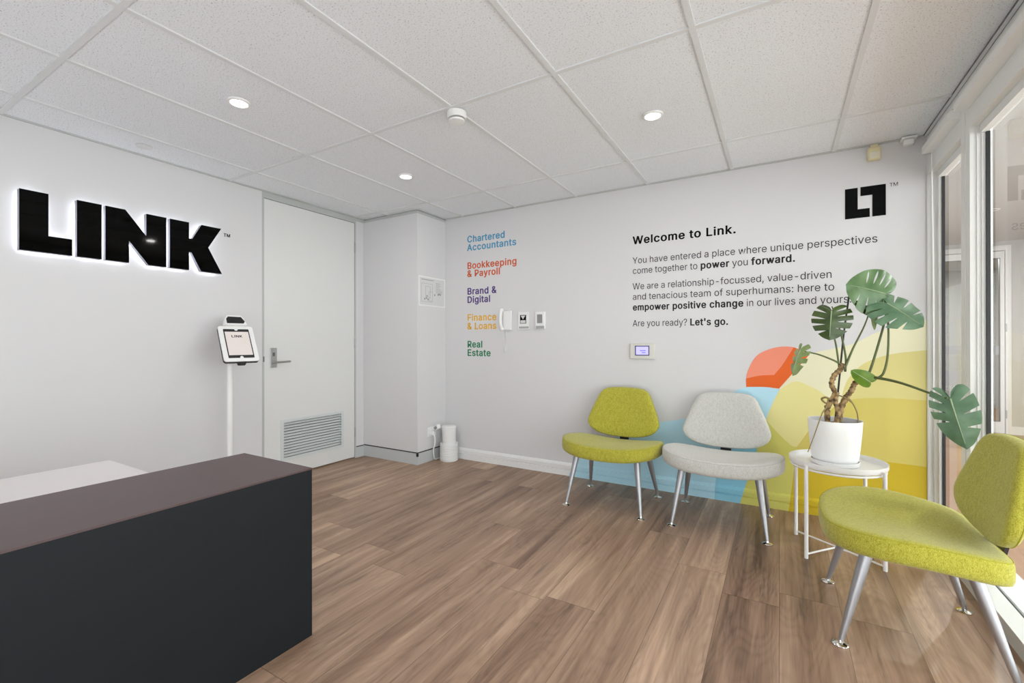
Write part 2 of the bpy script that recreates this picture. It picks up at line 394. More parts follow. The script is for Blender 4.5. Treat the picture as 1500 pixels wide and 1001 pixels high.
# ------------------------------------------------------------------ lettering
GLYPHS = json.loads('''{"&":[448,[[[[197,-7],[173,-6],[129,4],[110,12],[93,22],[78,34],[65,47],[45,78],[35,114],[34,133],[37,163],[47,189],[63,213],[73,224],[140,279],[231,347],[242,357],[255,375],[260,389],[262,405],[261,417],[253,437],[237,452],[215,460],[201,461],[184,459],[168,453],[155,444],[145,431],[137,408],[137,389],[145,363],[155,346],[176,317],[438,0],[364,0],[121,293],[102,319],[87,344],[78,370],[75,398],[76,415],[84,445],[99,470],[121,491],[134,499],[149,505],[182,513],[218,513],[235,510],[266,499],[290,482],[300,471],[315,447],[320,433],[324,404],[322,382],[315,362],[305,342],[299,333],[275,308],[140,206],[118,185],[110,174],[100,154],[97,131],[100,108],[109,87],[116,78],[133,63],[143,57],[166,49],[193,46],[208,47],[251,59],[265,66],[290,84],[312,108],[321,121],[336,151],[342,168],[346,186],[349,224],[408,224],[405,180],[397,144],[391,128],[371,92],[333,47],[320,34],[289,14],[252,1],[215,-6]]]]],"\'":[206,[[[[78,318],[70,509],[136,509],[128,318]]]]],",":[188,[[[[38,-119],[68,71],[137,71],[84,-119]]]]],"-":[453,[[[[337,244],[337,188],[114,188],[114,244]]]]],".":[188,[[[[95,-4],[86,-4],[70,3],[57,16],[50,32],[50,50],[57,66],[70,79],[86,86],[95,87],[113,83],[128,73],[138,59],[141,41],[138,24],[128,9],[113,-1],[104,-4]]]]],":":[188,[[[[95,-4],[86,-4],[70,3],[57,16],[50,32],[50,50],[57,66],[70,79],[86,86],[95,87],[113,83],[128,73],[138,59],[141,41],[138,24],[128,9],[113,-1],[104,-4]]],[[[95,271],[78,274],[70,278],[57,291],[50,307],[50,325],[57,342],[63,349],[78,359],[95,362],[113,359],[128,349],[138,334],[141,316],[138,299],[128,284],[113,274]]]]],"?":[358,[[[[132,152],[134,200],[141,230],[146,241],[160,261],[168,269],[230,314],[247,334],[258,357],[261,370],[262,384],[259,406],[250,425],[237,441],[229,447],[211,456],[178,462],[147,457],[137,453],[128,448],[112,434],[100,416],[93,392],[92,378],[27,378],[33,418],[40,436],[60,467],[87,490],[103,499],[120,506],[157,515],[178,516],[199,514],[238,506],[270,489],[284,478],[306,451],[314,435],[323,401],[324,382],[323,362],[314,327],[306,311],[284,284],[270,272],[226,241],[207,221],[197,196],[194,172],[194,152]]],[[[164,-4],[155,-4],[146,-1],[131,9],[121,24],[118,41],[121,58],[131,73],[138,79],[155,86],[173,86],[189,79],[202,66],[206,58],[209,41],[206,24],[196,9],[181,-1],[173,-4]]]]],"A":[480,[[[[16,0],[201,509],[276,509],[463,0],[395,0],[276,334],[232,478],[245,478],[228,419],[191,302],[85,0]]],[[[110,142],[110,199],[370,199],[370,142]]]]],"B":[456,[[[[60,0],[60,509],[266,508],[310,499],[329,491],[345,481],[359,469],[381,442],[394,410],[398,374],[397,358],[392,331],[380,310],[373,301],[356,286],[326,270],[315,267],[315,262],[327,261],[351,252],[374,237],[394,216],[409,189],[414,173],[417,155],[417,117],[408,83],[400,67],[390,52],[377,39],[362,28],[344,18],[324,10],[301,4],[247,0]],[[125,57],[272,58],[296,63],[315,70],[330,80],[341,92],[349,105],[354,120],[355,149],[348,173],[342,184],[327,203],[317,211],[293,224],[279,228],[248,231],[125,231]],[[125,285],[252,286],[277,291],[299,302],[308,309],[323,326],[333,348],[336,372],[334,388],[330,403],[323,417],[313,429],[299,439],[283,446],[263,450],[240,452],[125,452]]]]],"C":[510,[[[[267,-7],[235,-5],[205,1],[177,11],[150,25],[126,42],[104,63],[86,88],[70,115],[57,146],[48,179],[42,215],[40,254],[42,293],[48,329],[57,362],[70,393],[86,421],[104,445],[126,466],[150,484],[177,498],[205,508],[235,514],[267,516],[305,513],[340,504],[373,490],[402,471],[427,447],[448,418],[463,385],[473,348],[408,348],[401,373],[389,395],[375,413],[348,435],[327,445],[292,454],[267,456],[245,454],[223,450],[203,443],[166,419],[150,403],[137,385],[125,364],[116,340],[109,314],[103,254],[109,194],[116,168],[125,145],[137,123],[166,89],[184,76],[203,66],[223,59],[245,54],[280,53],[315,60],[348,74],[375,96],[389,114],[401,136],[408,160],[473,160],[469,142],[457,107],[438,76],[416,49],[388,28],[357,11],[341,5],[305,-4]]]]],"D":[502,[[[[219,0],[96,0],[96,57],[215,57],[244,58],[272,63],[296,70],[318,81],[337,94],[354,110],[368,128],[379,149],[388,172],[394,198],[398,226],[398,285],[388,337],[379,361],[368,381],[354,399],[338,415],[320,428],[299,438],[275,446],[221,452],[93,452],[93,509],[225,509],[261,507],[294,501],[325,492],[353,478],[377,461],[399,441],[418,418],[433,391],[446,361],[455,329],[460,293],[462,255],[460,217],[455,181],[446,149],[433,119],[417,92],[398,68],[376,48],[351,31],[322,17],[291,8],[256,2]]],[[[125,509],[125,0],[60,0],[60,509]]]]],"E":[419,[[[[60,0],[60,509],[372,509],[372,452],[125,452],[125,286],[355,286],[355,229],[125,229],[125,57],[375,57],[375,0]]]]],"F":[410,[[[[60,0],[60,509],[369,509],[369,452],[125,452],[125,278],[346,278],[346,221],[125,221],[125,0]]]]],"I":[180,[[[[58,0],[122,0],[122,509],[58,509]]]]],"K":[467,[[[[104,145],[104,216],[165,293],[364,509],[448,509],[231,276],[228,276]]],[[[60,0],[60,509],[125,509],[125,0]]],[[[372,0],[188,259],[228,309],[449,0]]]]],"L":[393,[[[[60,0],[60,509],[125,509],[125,57],[361,57],[361,0]]]]],"M":[628,[[[[60,0],[60,509],[152,509],[277,187],[322,49],[307,49],[342,158],[476,509],[568,509],[568,0],[504,0],[504,327],[507,457],[513,457],[482,363],[456,291],[342,0],[286,0],[170,291],[112,457],[119,457],[122,328],[122,0]]]]],"N":[523,[[[[60,0],[60,509],[136,509],[369,141],[414,55],[405,54],[401,95],[399,146],[399,509],[463,509],[463,0],[387,0],[177,331],[108,452],[119,454],[125,291],[125,0]]]]],"P":[445,[[[[60,0],[60,509],[235,509],[263,507],[289,503],[312,497],[332,487],[350,476],[366,462],[379,447],[390,430],[398,411],[404,391],[409,348],[404,304],[390,265],[379,248],[366,233],[350,219],[332,207],[312,198],[289,191],[263,187],[235,186],[109,186],[109,242],[233,242],[252,243],[284,250],[297,256],[308,264],[327,282],[338,306],[344,333],[344,362],[342,376],[333,402],[318,423],[297,439],[268,449],[251,451],[125,452],[125,0]]]]],"R":[449,[[[[60,0],[60,509],[236,509],[264,507],[290,504],[333,489],[351,478],[367,465],[380,450],[399,415],[405,395],[408,374],[408,330],[405,309],[399,290],[390,271],[380,255],[367,240],[333,217],[312,209],[289,203],[264,199],[236,198],[96,198],[96,255],[234,255],[269,258],[284,262],[309,273],[327,290],[334,300],[339,312],[344,338],[344,367],[339,393],[334,405],[319,425],[298,440],[269,449],[252,451],[125,452],[125,0]]],[[[353,0],[230,229],[303,229],[428,0]]]]],"T":[449,[[[[32,452],[32,509],[417,509],[417,452],[257,452],[257,0],[193,0],[193,452]]]]],"W":[686,[[[[155,0],[16,509],[82,509],[170,171],[197,40],[189,40],[208,133],[306,509],[380,509],[462,196],[497,40],[488,40],[504,120],[603,509],[670,509],[530,0],[455,0],[363,339],[347,410],[336,475],[350,475],[339,413],[323,341],[230,0]]]]],"Y":[472,[[[[203,0],[203,208],[16,509],[91,509],[208,318],[229,279],[250,230],[224,230],[244,280],[280,344],[381,509],[455,509],[268,208],[268,0]]]]],"a":[389,[[[[160,-9],[126,-5],[94,5],[80,12],[57,32],[40,58],[31,90],[31,123],[38,150],[43,161],[58,179],[67,187],[89,199],[125,211],[178,220],[244,228],[265,235],[270,238],[273,243],[276,255],[271,288],[267,297],[256,311],[240,322],[220,329],[196,331],[171,329],[140,318],[118,301],[107,288],[100,274],[41,291],[48,308],[67,335],[79,346],[104,364],[133,375],[163,382],[179,384],[227,382],[251,376],[275,367],[296,353],[315,333],[329,306],[336,272],[337,251],[337,0],[277,0],[277,52],[272,52],[264,38],[252,25],[226,6],[215,1],[190,-6]],[[170,45],[187,46],[216,53],[239,66],[257,83],[269,104],[275,126],[276,190],[259,182],[239,177],[144,162],[125,155],[103,139],[95,124],[92,105],[94,87],[102,72],[107,66],[121,56],[130,52],[149,47]]]]],"c":[396,[[[[207,-8],[182,-7],[159,-2],[137,6],[117,16],[98,30],[82,46],[68,64],[56,85],[46,108],[36,159],[34,187],[36,216],[46,268],[56,291],[68,312],[82,330],[98,346],[117,360],[137,371],[182,383],[221,384],[234,383],[272,373],[295,362],[315,349],[332,332],[347,312],[362,277],[303,262],[294,283],[276,306],[257,319],[226,329],[189,329],[158,319],[145,310],[134,300],[115,274],[108,258],[99,224],[96,187],[99,151],[108,117],[115,102],[134,76],[158,57],[173,51],[207,46],[234,49],[250,54],[271,66],[282,76],[296,95],[304,117],[363,102],[354,78],[334,46],[306,21],[285,9],[261,-1],[221,-8]]]]],"d":[424,[[[[195,-8],[172,-7],[151,-2],[130,5],[111,16],[94,29],[79,45],[55,84],[39,133],[35,160],[35,218],[39,245],[46,270],[55,293],[66,313],[79,332],[95,347],[112,361],[131,371],[151,378],[173,383],[213,384],[241,378],[253,373],[280,353],[287,346],[306,319],[311,319],[311,509],[372,509],[372,0],[313,0],[313,59],[307,59],[287,31],[263,10],[241,-1],[227,-5]],[[205,47],[236,51],[250,57],[263,65],[284,86],[293,100],[305,132],[309,150],[312,189],[309,229],[305,247],[293,278],[284,291],[275,302],[251,320],[221,329],[205,330],[187,329],[157,319],[133,301],[124,290],[115,276],[103,245],[99,227],[96,189],[99,151],[103,133],[115,101],[124,88],[134,76],[158,57],[172,51]]]]],"e":[404,[[[[212,-8],[185,-7],[161,-2],[138,6],[117,16],[98,30],[82,46],[68,64],[56,85],[46,108],[35,159],[35,215],[39,242],[46,267],[55,290],[67,311],[97,346],[115,359],[135,370],[157,378],[180,383],[221,384],[251,379],[294,361],[319,341],[331,329],[350,299],[363,263],[368,242],[370,219],[371,169],[75,169],[75,221],[338,221],[310,202],[307,237],[303,254],[298,269],[291,282],[283,294],[263,314],[237,326],[222,329],[189,329],[173,326],[159,321],[135,304],[116,282],[103,256],[99,241],[96,211],[97,157],[104,122],[110,106],[118,92],[139,70],[151,61],[179,50],[195,47],[224,47],[244,50],[263,56],[271,61],[292,80],[306,105],[365,91],[360,77],[345,51],[335,39],[311,19],[283,4],[266,-1],[249,-5]]]]],"f":[254,[[[[228,379],[228,327],[6,327],[6,379]]],[[[81,0],[81,432],[84,461],[89,474],[104,496],[113,505],[135,519],[161,527],[187,530],[215,528],[234,524],[243,521],[227,468],[211,473],[200,474],[182,473],[171,470],[154,460],[145,443],[142,431],[142,0]]]]],"g":[425,[[[[207,-151],[168,-148],[150,-144],[134,-140],[105,-127],[93,-119],[73,-101],[64,-91],[51,-69],[101,-41],[128,-72],[154,-88],[165,-92],[192,-97],[229,-96],[249,-92],[267,-85],[282,-75],[295,-62],[304,-47],[310,-28],[311,68],[306,68],[287,41],[263,21],[241,11],[212,5],[173,6],[152,10],[132,17],[95,39],[80,53],[55,90],[46,112],[39,136],[35,163],[35,220],[39,246],[46,271],[66,314],[80,332],[112,361],[131,371],[152,378],[173,383],[196,384],[213,384],[242,378],[264,367],[273,360],[288,346],[308,319],[313,319],[313,379],[372,379],[372,-9],[371,-32],[367,-54],[360,-73],[350,-90],[324,-117],[308,-127],[291,-136],[251,-147]],[[205,59],[237,63],[264,75],[275,84],[285,95],[300,121],[305,137],[312,172],[312,212],[309,231],[300,264],[285,291],[275,303],[251,320],[222,329],[205,330],[188,329],[158,320],[145,312],[124,290],[115,277],[103,246],[99,229],[96,193],[99,155],[103,138],[116,108],[124,96],[134,85],[158,68],[172,63]]]]],"h":[410,[[[[114,227],[114,0],[53,0],[53,509],[114,509],[114,287],[102,287],[112,312],[124,332],[137,349],[152,362],[169,372],[187,379],[207,383],[227,384],[264,380],[280,376],[295,369],[309,360],[321,349],[332,336],[341,321],[348,304],[356,264],[357,0],[296,0],[295,256],[290,275],[283,291],[273,304],[260,315],[246,323],[229,328],[210,329],[184,326],[161,317],[150,311],[141,303],[126,283],[117,257],[114,243]]]]],"i":[167,[[[[53,0],[53,379],[114,379],[114,0]]],[[[84,443],[75,444],[60,449],[48,461],[44,468],[41,483],[44,499],[54,512],[67,521],[84,524],[100,521],[114,512],[119,506],[126,491],[126,475],[119,461],[114,455],[107,449],[100,446]]]]],"k":[381,[[[[110,137],[110,212],[121,212],[284,379],[360,379],[184,199],[177,199]]],[[[53,0],[53,509],[114,509],[114,0]]],[[[294,0],[148,186],[191,229],[372,0]]]]],"l":[167,[[[[53,0],[114,0],[114,509],[53,509]]]]],"m":[610,[[[[53,0],[53,379],[112,379],[112,295],[108,295],[112,310],[118,323],[132,346],[141,355],[161,370],[172,376],[195,384],[207,386],[239,385],[257,380],[273,372],[287,361],[299,347],[309,331],[316,314],[321,295],[312,295],[322,321],[337,343],[347,353],[368,369],[394,380],[407,383],[437,386],[468,383],[497,372],[510,364],[522,354],[532,342],[548,313],[553,296],[556,276],[557,0],[496,0],[496,254],[494,273],[490,289],[483,302],[473,313],[460,321],[447,326],[419,330],[395,328],[374,320],[365,314],[345,290],[338,270],[335,247],[335,0],[274,0],[273,275],[269,288],[262,301],[242,320],[229,326],[199,330],[188,330],[168,325],[148,314],[132,299],[126,289],[117,266],[114,253],[114,0]]]]],"n":[410,[[[[114,227],[114,0],[53,0],[53,379],[112,379],[112,287],[102,287],[112,312],[124,332],[137,349],[152,362],[169,372],[187,379],[207,383],[227,384],[264,380],[280,376],[295,369],[309,360],[321,349],[332,336],[341,321],[348,304],[356,264],[357,0],[296,0],[295,256],[290,275],[283,291],[273,304],[260,315],[246,323],[229,328],[210,329],[184,326],[161,317],[150,311],[141,303],[126,283],[117,257],[114,243]]]]],"o":[415,[[[[207,-8],[182,-7],[159,-2],[137,6],[117,16],[98,30],[82,46],[68,64],[56,85],[46,108],[36,159],[34,187],[36,216],[46,268],[56,291],[68,312],[82,330],[98,346],[117,360],[137,371],[182,383],[207,384],[233,383],[278,371],[299,360],[317,346],[333,330],[347,312],[359,291],[369,268],[376,243],[380,216],[381,187],[380,159],[376,133],[369,108],[359,85],[347,64],[333,46],[317,30],[299,16],[278,6],[256,-2],[233,-7]],[[207,46],[242,51],[257,57],[282,76],[300,102],[307,117],[316,151],[319,187],[316,224],[307,258],[300,274],[282,300],[257,319],[226,329],[207,330],[189,329],[158,319],[134,300],[115,274],[108,258],[99,224],[96,187],[99,151],[108,117],[115,102],[134,76],[158,57],[173,51]]]]],"p":[424,[[[[53,-143],[53,379],[112,379],[112,319],[118,319],[137,346],[152,360],[171,373],[183,378],[212,384],[252,383],[274,378],[294,371],[313,361],[345,332],[359,313],[370,293],[379,270],[389,218],[389,160],[379,108],[370,84],[346,45],[330,29],[313,16],[294,5],[274,-2],[252,-7],[229,-8],[198,-5],[173,4],[162,10],[145,24],[138,31],[118,59],[114,59],[114,-143]],[[220,47],[253,51],[267,57],[291,76],[301,88],[309,101],[321,133],[325,151],[328,189],[325,227],[321,245],[316,261],[301,290],[280,311],[267,319],[253,325],[237,329],[220,330],[203,329],[174,320],[161,312],[140,291],[125,263],[120,247],[113,210],[113,169],[116,150],[125,115],[140,86],[150,75],[174,57],[188,51]]]]],"q":[424,[[[[372,-143],[311,-143],[311,59],[306,59],[293,39],[280,24],[263,10],[252,4],[227,-5],[195,-8],[172,-7],[130,5],[111,16],[94,29],[79,45],[55,84],[39,133],[35,160],[35,218],[39,245],[46,270],[55,293],[79,332],[112,361],[131,371],[151,378],[173,383],[213,384],[241,378],[253,373],[272,360],[287,346],[307,319],[313,319],[313,379],[372,379]],[[205,47],[236,51],[250,57],[263,65],[284,86],[293,100],[305,132],[309,150],[312,189],[309,229],[305,247],[293,278],[284,291],[275,302],[251,320],[221,329],[205,330],[187,329],[157,319],[133,301],[124,290],[115,276],[103,245],[99,227],[96,189],[99,151],[103,133],[115,101],[124,88],[134,76],[158,57],[172,51]]]]],"r":[259,[[[[53,0],[53,379],[112,379],[112,321],[115,321],[130,347],[140,358],[166,375],[196,384],[243,384],[243,322],[213,326],[182,323],[159,315],[149,309],[132,293],[126,284],[114,250],[114,0]]]]],"s":[365,[[[[182,-8],[128,-2],[112,3],[84,18],[72,27],[53,50],[45,63],[36,94],[94,107],[105,79],[124,60],[150,49],[165,46],[200,46],[232,55],[255,71],[267,91],[268,103],[265,121],[254,136],[237,147],[212,155],[125,177],[104,186],[87,196],[72,208],[61,222],[53,237],[48,255],[47,274],[51,305],[57,319],[65,332],[75,343],[100,363],[131,377],[149,381],[167,384],[206,384],[239,378],[267,366],[279,358],[290,349],[307,328],[314,316],[324,290],[268,277],[264,288],[251,307],[243,316],[232,323],[205,331],[187,333],[171,332],[156,329],[143,324],[131,317],[121,308],[114,299],[110,289],[109,277],[112,258],[124,243],[144,232],[157,227],[254,202],[275,194],[292,183],[306,171],[317,158],[325,142],[330,125],[330,90],[321,61],[302,35],[290,24],[260,6],[242,0],[223,-5]]]]],"t":[227,[[[[204,379],[204,327],[6,327],[6,379]]],[[[65,471],[126,471],[126,98],[128,76],[136,61],[142,56],[150,53],[170,50],[202,54],[213,2],[208,0],[192,-3],[168,-4],[145,-3],[125,2],[107,10],[92,21],[80,35],[72,52],[67,71],[65,93]]]]],"u":[410,[[[[182,-5],[146,-1],[130,4],[101,20],[78,44],[69,59],[62,76],[57,95],[53,139],[53,379],[114,379],[114,144],[115,123],[119,105],[127,89],[137,75],[150,64],[164,56],[200,50],[226,53],[249,62],[259,69],[276,86],[289,109],[293,122],[296,153],[296,379],[357,379],[357,0],[298,0],[298,92],[307,92],[297,67],[286,47],[272,30],[257,17],[240,7],[222,0],[203,-4]]]]],"v":[389,[[[[163,0],[17,379],[84,379],[177,121],[206,21],[184,21],[218,138],[305,379],[371,379],[226,0]]]]],"w":[567,[[[[138,0],[23,379],[87,379],[149,157],[175,41],[165,41],[180,113],[206,214],[252,379],[316,379],[382,136],[402,41],[391,41],[402,90],[423,176],[480,379],[545,379],[429,0],[368,0],[297,252],[277,338],[291,338],[263,225],[199,0]]]]],"y":[389,[[[[47,-139],[61,-86],[96,-90],[111,-87],[124,-80],[136,-67],[146,-48],[163,-1],[17,379],[84,379],[177,121],[206,21],[184,21],[188,37],[212,121],[305,379],[371,379],[204,-58],[184,-97],[177,-107],[159,-124],[139,-136],[128,-140],[104,-145],[77,-145]]]]]," ":[188,[]]}''')
CAP = 509.0
def run_width(txt, bold):
    return sum(GLYPHS[c][0] + (40 if bold else 0) for c in txt)
def text_bm(runs, cap, width=None):
    """runs: [(string, bold)]; returns a bmesh in the XY plane, baseline at y = 0, and its width"""
    tot = sum(run_width(t, b) for t, b in runs)
    s = cap / CAP
    sx = s if width is None else width / tot
    out = bmesh.new(); x = 0.0
    for t, b in runs:
        layers = {}
        for ch in t:
            adv, groups = GLYPHS[ch]
            for k, g in enumerate(groups): layers.setdefault(k, []).extend([[(px + x + (20 if b else 0), py) for px, py in c] for c in g])
            x += adv + (40 if b else 0)
        for k in sorted(layers):
            cu = bpy.data.curves.new('run', 'CURVE'); cu.dimensions = '2D'; cu.fill_mode = 'BOTH'; cu.extrude = 0.25
            for pts in layers[k]:
                sp = cu.splines.new('POLY'); sp.points.add(len(pts) - 1); sp.use_cyclic_u = True
                for q, (px, py) in zip(sp.points, pts): q.co = (px, py, 0, 1)
            o = bpy.data.objects.new('run', cu); COL.objects.link(o)
            dg = bpy.context.evaluated_depsgraph_get()
            me = bpy.data.meshes.new_from_object(o.evaluated_get(dg))
            if b:                            # heavier strokes: the outline swept round a small circle
                for j in range(10):
                    n0 = len(out.verts); out.from_mesh(me); out.verts.ensure_lookup_table()
                    for v in out.verts[n0:]: v.co += Vector((26 * min(1.5, s / sx) * math.cos(j * PI / 5), 17 * math.sin(j * PI / 5), 0.002 * j))
            out.from_mesh(me)
            bpy.data.objects.remove(o); bpy.data.curves.remove(cu); bpy.data.meshes.remove(me)
    for v in out.verts:
        v.co = Vector((v.co.x * sx, v.co.y * s, v.co.z * 0.001))
    return out
def wall_text(lines, x, m, name, label, cat='wall lettering', group=None, loc=None):
    """lines: [(runs, baseline z, cap height, width)] on the back wall, all one thing"""
    full = bmesh.new()
    for runs, z, cap, w in lines:
        b = text_bm(runs, cap, w)
        for v in b.verts: v.co = Vector((v.co.x, -0.0006 - v.co.z, v.co.y + z - lines[0][1]))
        me = bpy.data.meshes.new('t'); b.to_mesh(me); b.free(); full.from_mesh(me); bpy.data.meshes.remove(me)
    o = obj(name, full, m, None, loc=(x, 0, lines[0][1]))
    return tag(o, label, cat, group)

# ================================================================== THE SETTING
DY0, DY1 = -1.446, -0.528         # door leaf
GX = 4.475                        # glass plane of the window wall
CX1, CY0 = 0.725, -0.415          # column in the corner

b = bmesh.new(); bx(b, -0.115, XR, YB, 0.0, -0.05, 0.0)
struct('floor', b, M_FLOOR)
b = bmesh.new(); bx(b, 0.0, XR + 0.12, YB, 0.12, H + 0.007, H + 0.05)
struct('ceiling', b, M_TILE)
# exposed T-bar grid, the main bars along the sign wall, cross bars towards it
b = bmesh.new()
xs = [0.349 + 0.6 * k for k in range(7)]; ys = [-0.531 - 1.1941 * k for k in range(4)]
for x in xs: bx(b, x - 0.012, x + 0.012, YB, 0.0, H, H + 0.0068)
for y in ys:
    prev = 0.0
    for x in xs + [XR]:
        x0 = prev + (0.012 if prev > 0 else 0.0); x1 = x - 0.012 if x < XR else XR
        bx(b, x0, x1, y - 0.012, y + 0.012, H + 0.0004, H + 0.0068); prev = x
struct('trim_1', b, M_TBAR)
b = bmesh.new()                   # wall angle round the ceiling
bx(b, 0.0, 0.019, YB, CY0, H - 0.001, H + 0.0068); bx(b, CX1, XR, -0.019, 0.0, H - 0.001, H + 0.0068)
struct('trim_2', b, M_FRAME)
b = bmesh.new()                   # track at the head of the window wall
bx(b, XR - 0.019, XR - 0.017, YB, -0.02, H - 0.001, H + 0.006); bx(b, XR - 0.003, XR - 0.0005, YB, -0.02, H - 0.003, H + 0.006)
struct('trim_3', b, M_GREYDARK)
b = bmesh.new(); bx(b, XR - 0.017, XR - 0.003, YB, -0.02, H - 0.004, H + 0.006)
struct('trim_8', b, M_TBAR)

b = bmesh.new()
bx(b, -0.12, 0.0, YB, DY0 - 0.018, -0.05, H + 0.05); bx(b, -0.12, 0.0, DY1 + 0.018, 0.12, -0.05, H + 0.05)
bx(b, -0.12, -0.11, DY0 - 0.018, DY1 + 0.018, -0.05, H + 0.05)
struct('wall_left', b, M_WALL)
b = bmesh.new(); bx(b, 0.0, XR + 0.02, 0.0, 0.12, -0.05, H + 0.05)
struct('wall_back', b, M_WALL)
b = bmesh.new(); bx(b, -0.12, XR + 0.12, YB - 0.12, YB, 0.72, H + 0.05)  # unseen wall added to hold back daylight from behind, open near the floor
struct('rear_light_baffle', b, M_WALL)
b = bmesh.new()
bx(b, 0.001, CX1, CY0, -0.001, 0.118, H - 0.028)
struct('wall_column', b, M_WALL)
b = bmesh.new()
bx(b, 0.001, CX1 - 0.006, CY0 + 0.006, -0.001, 0.106, 0.118); bx(b, 0.0, 0.0035, DY1 + 0.02, CY0, 0.104, 0.112)
bx(b, CX1 - 0.014, CX1 + 0.003, CY0 - 0.003, CY0 + 0.012, 0.078, 0.106)
struct('trim_4', b, M_SHADOWGAP)
b = bmesh.new(); bx(b, 0.001, CX1 - 0.004, CY0 + 0.004, -0.001, H - 0.028, H)
bx(b, 0.0, 0.004, DY1 + 0.018, CY0, H - 0.028, H)
struct('trim_5', b, M_FRAME)
b = bmesh.new(); bx(b, 0.001, CX1 - 0.002, CY0 + 0.002, -0.001, 0.0, 0.106); bx(b, 0.0, 0.005, DY1 + 0.018, CY0 + 0.002, 0.0, 0.104)
struct('baseboard_column', b, mat('grey_skirting', (192, 195, 196), 0.4))

BASE_PROF = [(0.0, 0.0), (0.02, 0.0), (0.02, 0.046), (0.011, 0.05), (0.011, 0.056), (0.02, 0.060), (0.02, 0.088), (0.014, 0.091), (0.014, 0.095), (0.006, 0.106), (0.0, 0.108)]
b = bmesh.new(); prism(b, BASE_PROF, lambda u, v, d: (d, -u, v), CX1 + 0.001, XR)
struct('baseboard_back', b, M_TRIMW)

# door in the sign wall
d1 = thing('door_1', 'plain white flush door with louvred vent and lever handle', 'door', (-0.02, (DY0 + DY1) / 2, 0)); d1['kind'] = 'structure'
ox, oy = 0.02, -(DY0 + DY1) / 2
def dbox(x0, x1, y0, y1, z0, z1, bevel=0.0): return box(x0 + ox, x1 + ox, y0 + oy, y1 + oy, z0, z1, bevel)
b = bmesh.new()
for (y0, y1, z0, z1) in ((DY0, DY1, 0.488, 2.333), (DY0, DY1, 0.012, 0.16), (DY0, -1.29, 0.16, 0.488), (-0.68, DY1, 0.16, 0.488)):
    bx(b, -0.040 + ox, 0.0 + ox, y0 + oy, y1 + oy, z0, z1)
leaf = obj('door_leaf', b, M_DOOR, d1)
b = bmesh.new()
bx(b, -0.10 + ox, 0.004 + ox, DY0 - 0.018 + oy, DY0 - 0.0035 + oy, 0, H); bx(b, -0.10 + ox, 0.004 + ox, DY1 + 0.0035 + oy, DY1 + 0.018 + oy, 0, H)
bx(b, -0.10 + ox, 0.004 + ox, DY0 - 0.0035 + oy, DY1 + 0.0035 + oy, 2.337, H)
bx(b, -0.10 + ox, -0.05 + ox, DY0 - 0.0035 + oy, DY1 + 0.0035 + oy, 0.0, 2.337)
obj('door_frame', b, M_FRAME, d1)
for z in (2.09, 1.14, 0.26):
    b = bmesh.new(); cyl(b, (0.006 + ox, DY1 + 0.002 + oy), 0.007, z - 0.05, z + 0.05, 14)
    obj('hinge', b, M_STEEL, d1, smooth=True)
b = bmesh.new()
g0, g1, z0, z1 = -1.305 + oy, -0.662 + oy, 0.138, 0.467
z1 = 0.49
for (a0, a1, c0, c1) in ((g0, g0 + 0.026, z0, z1), (g1 - 0.026, g1, z0, z1), (g0 + 0.026, g1 - 0.026, z0, z0 + 0.028), (g0 + 0.026, g1 - 0.026, z1 - 0.026, z1)):
    bx(b, -0.004 + ox, 0.006 + ox, a0, a1, c0, c1)
vent = obj('vent_grille', b, M_LOUVRE, d1)
b = bmesh.new()
nl = 12; zz0, zz1 = z0 + 0.03, z1 - 0.028; st = (zz1 - zz0) / nl
for k in range(nl):
    zc = zz0 + st * (k + 0.5)
    prism(b, [(-0.016, zc + st * 0.26), (-0.013, zc + st * 0.32), (0.003, zc - st * 0.30), (0.001, zc - st * 0.38)], lambda u, v, d: (u + ox, d, v), g0 + 0.026, g1 - 0.026)
obj('louvres', b, M_LOUVRE, vent)
b = bmesh.new(); bx(b, -0.039 + ox, -0.034 + ox, g0 + 0.015, g1 - 0.018, 0.16, 0.488); obj('vent_shade_sheet', b, M_GREYDARK, vent)  # dark sheet stands in for the shade between the louvres
h = obj('lock_plate', dbox(0.0, 0.007, -1.40, -1.34, 0.94, 1.105, 0.003), M_STEEL, d1)
b = bmesh.new()
tube(b, [Vector((0.006 + ox, -1.371 + oy, 0.985)), Vector((0.05 + ox, -1.371 + oy, 0.985))], 0.010, 14)
tube(b, catmull([(0.048 + ox, -1.378 + oy, 0.985), (0.05 + ox, -1.34 + oy, 0.985), (0.05 + ox, -1.29 + oy, 0.986), (0.046 + ox, -1.245 + oy, 0.988)], 4), 0.0085, 14)
obj('lever', b, M_STEEL, h, smooth=True)
obj('keyhole', dbox(0.007, 0.010, -1.378, -1.36, 1.035, 1.065, 0.003), M_GREYDARK, h)
obj('strike_plate', dbox(-0.004, 0.006, DY0 - 0.012, DY0 - 0.002, 0.99, 1.035), M_GREYDARK, d1)

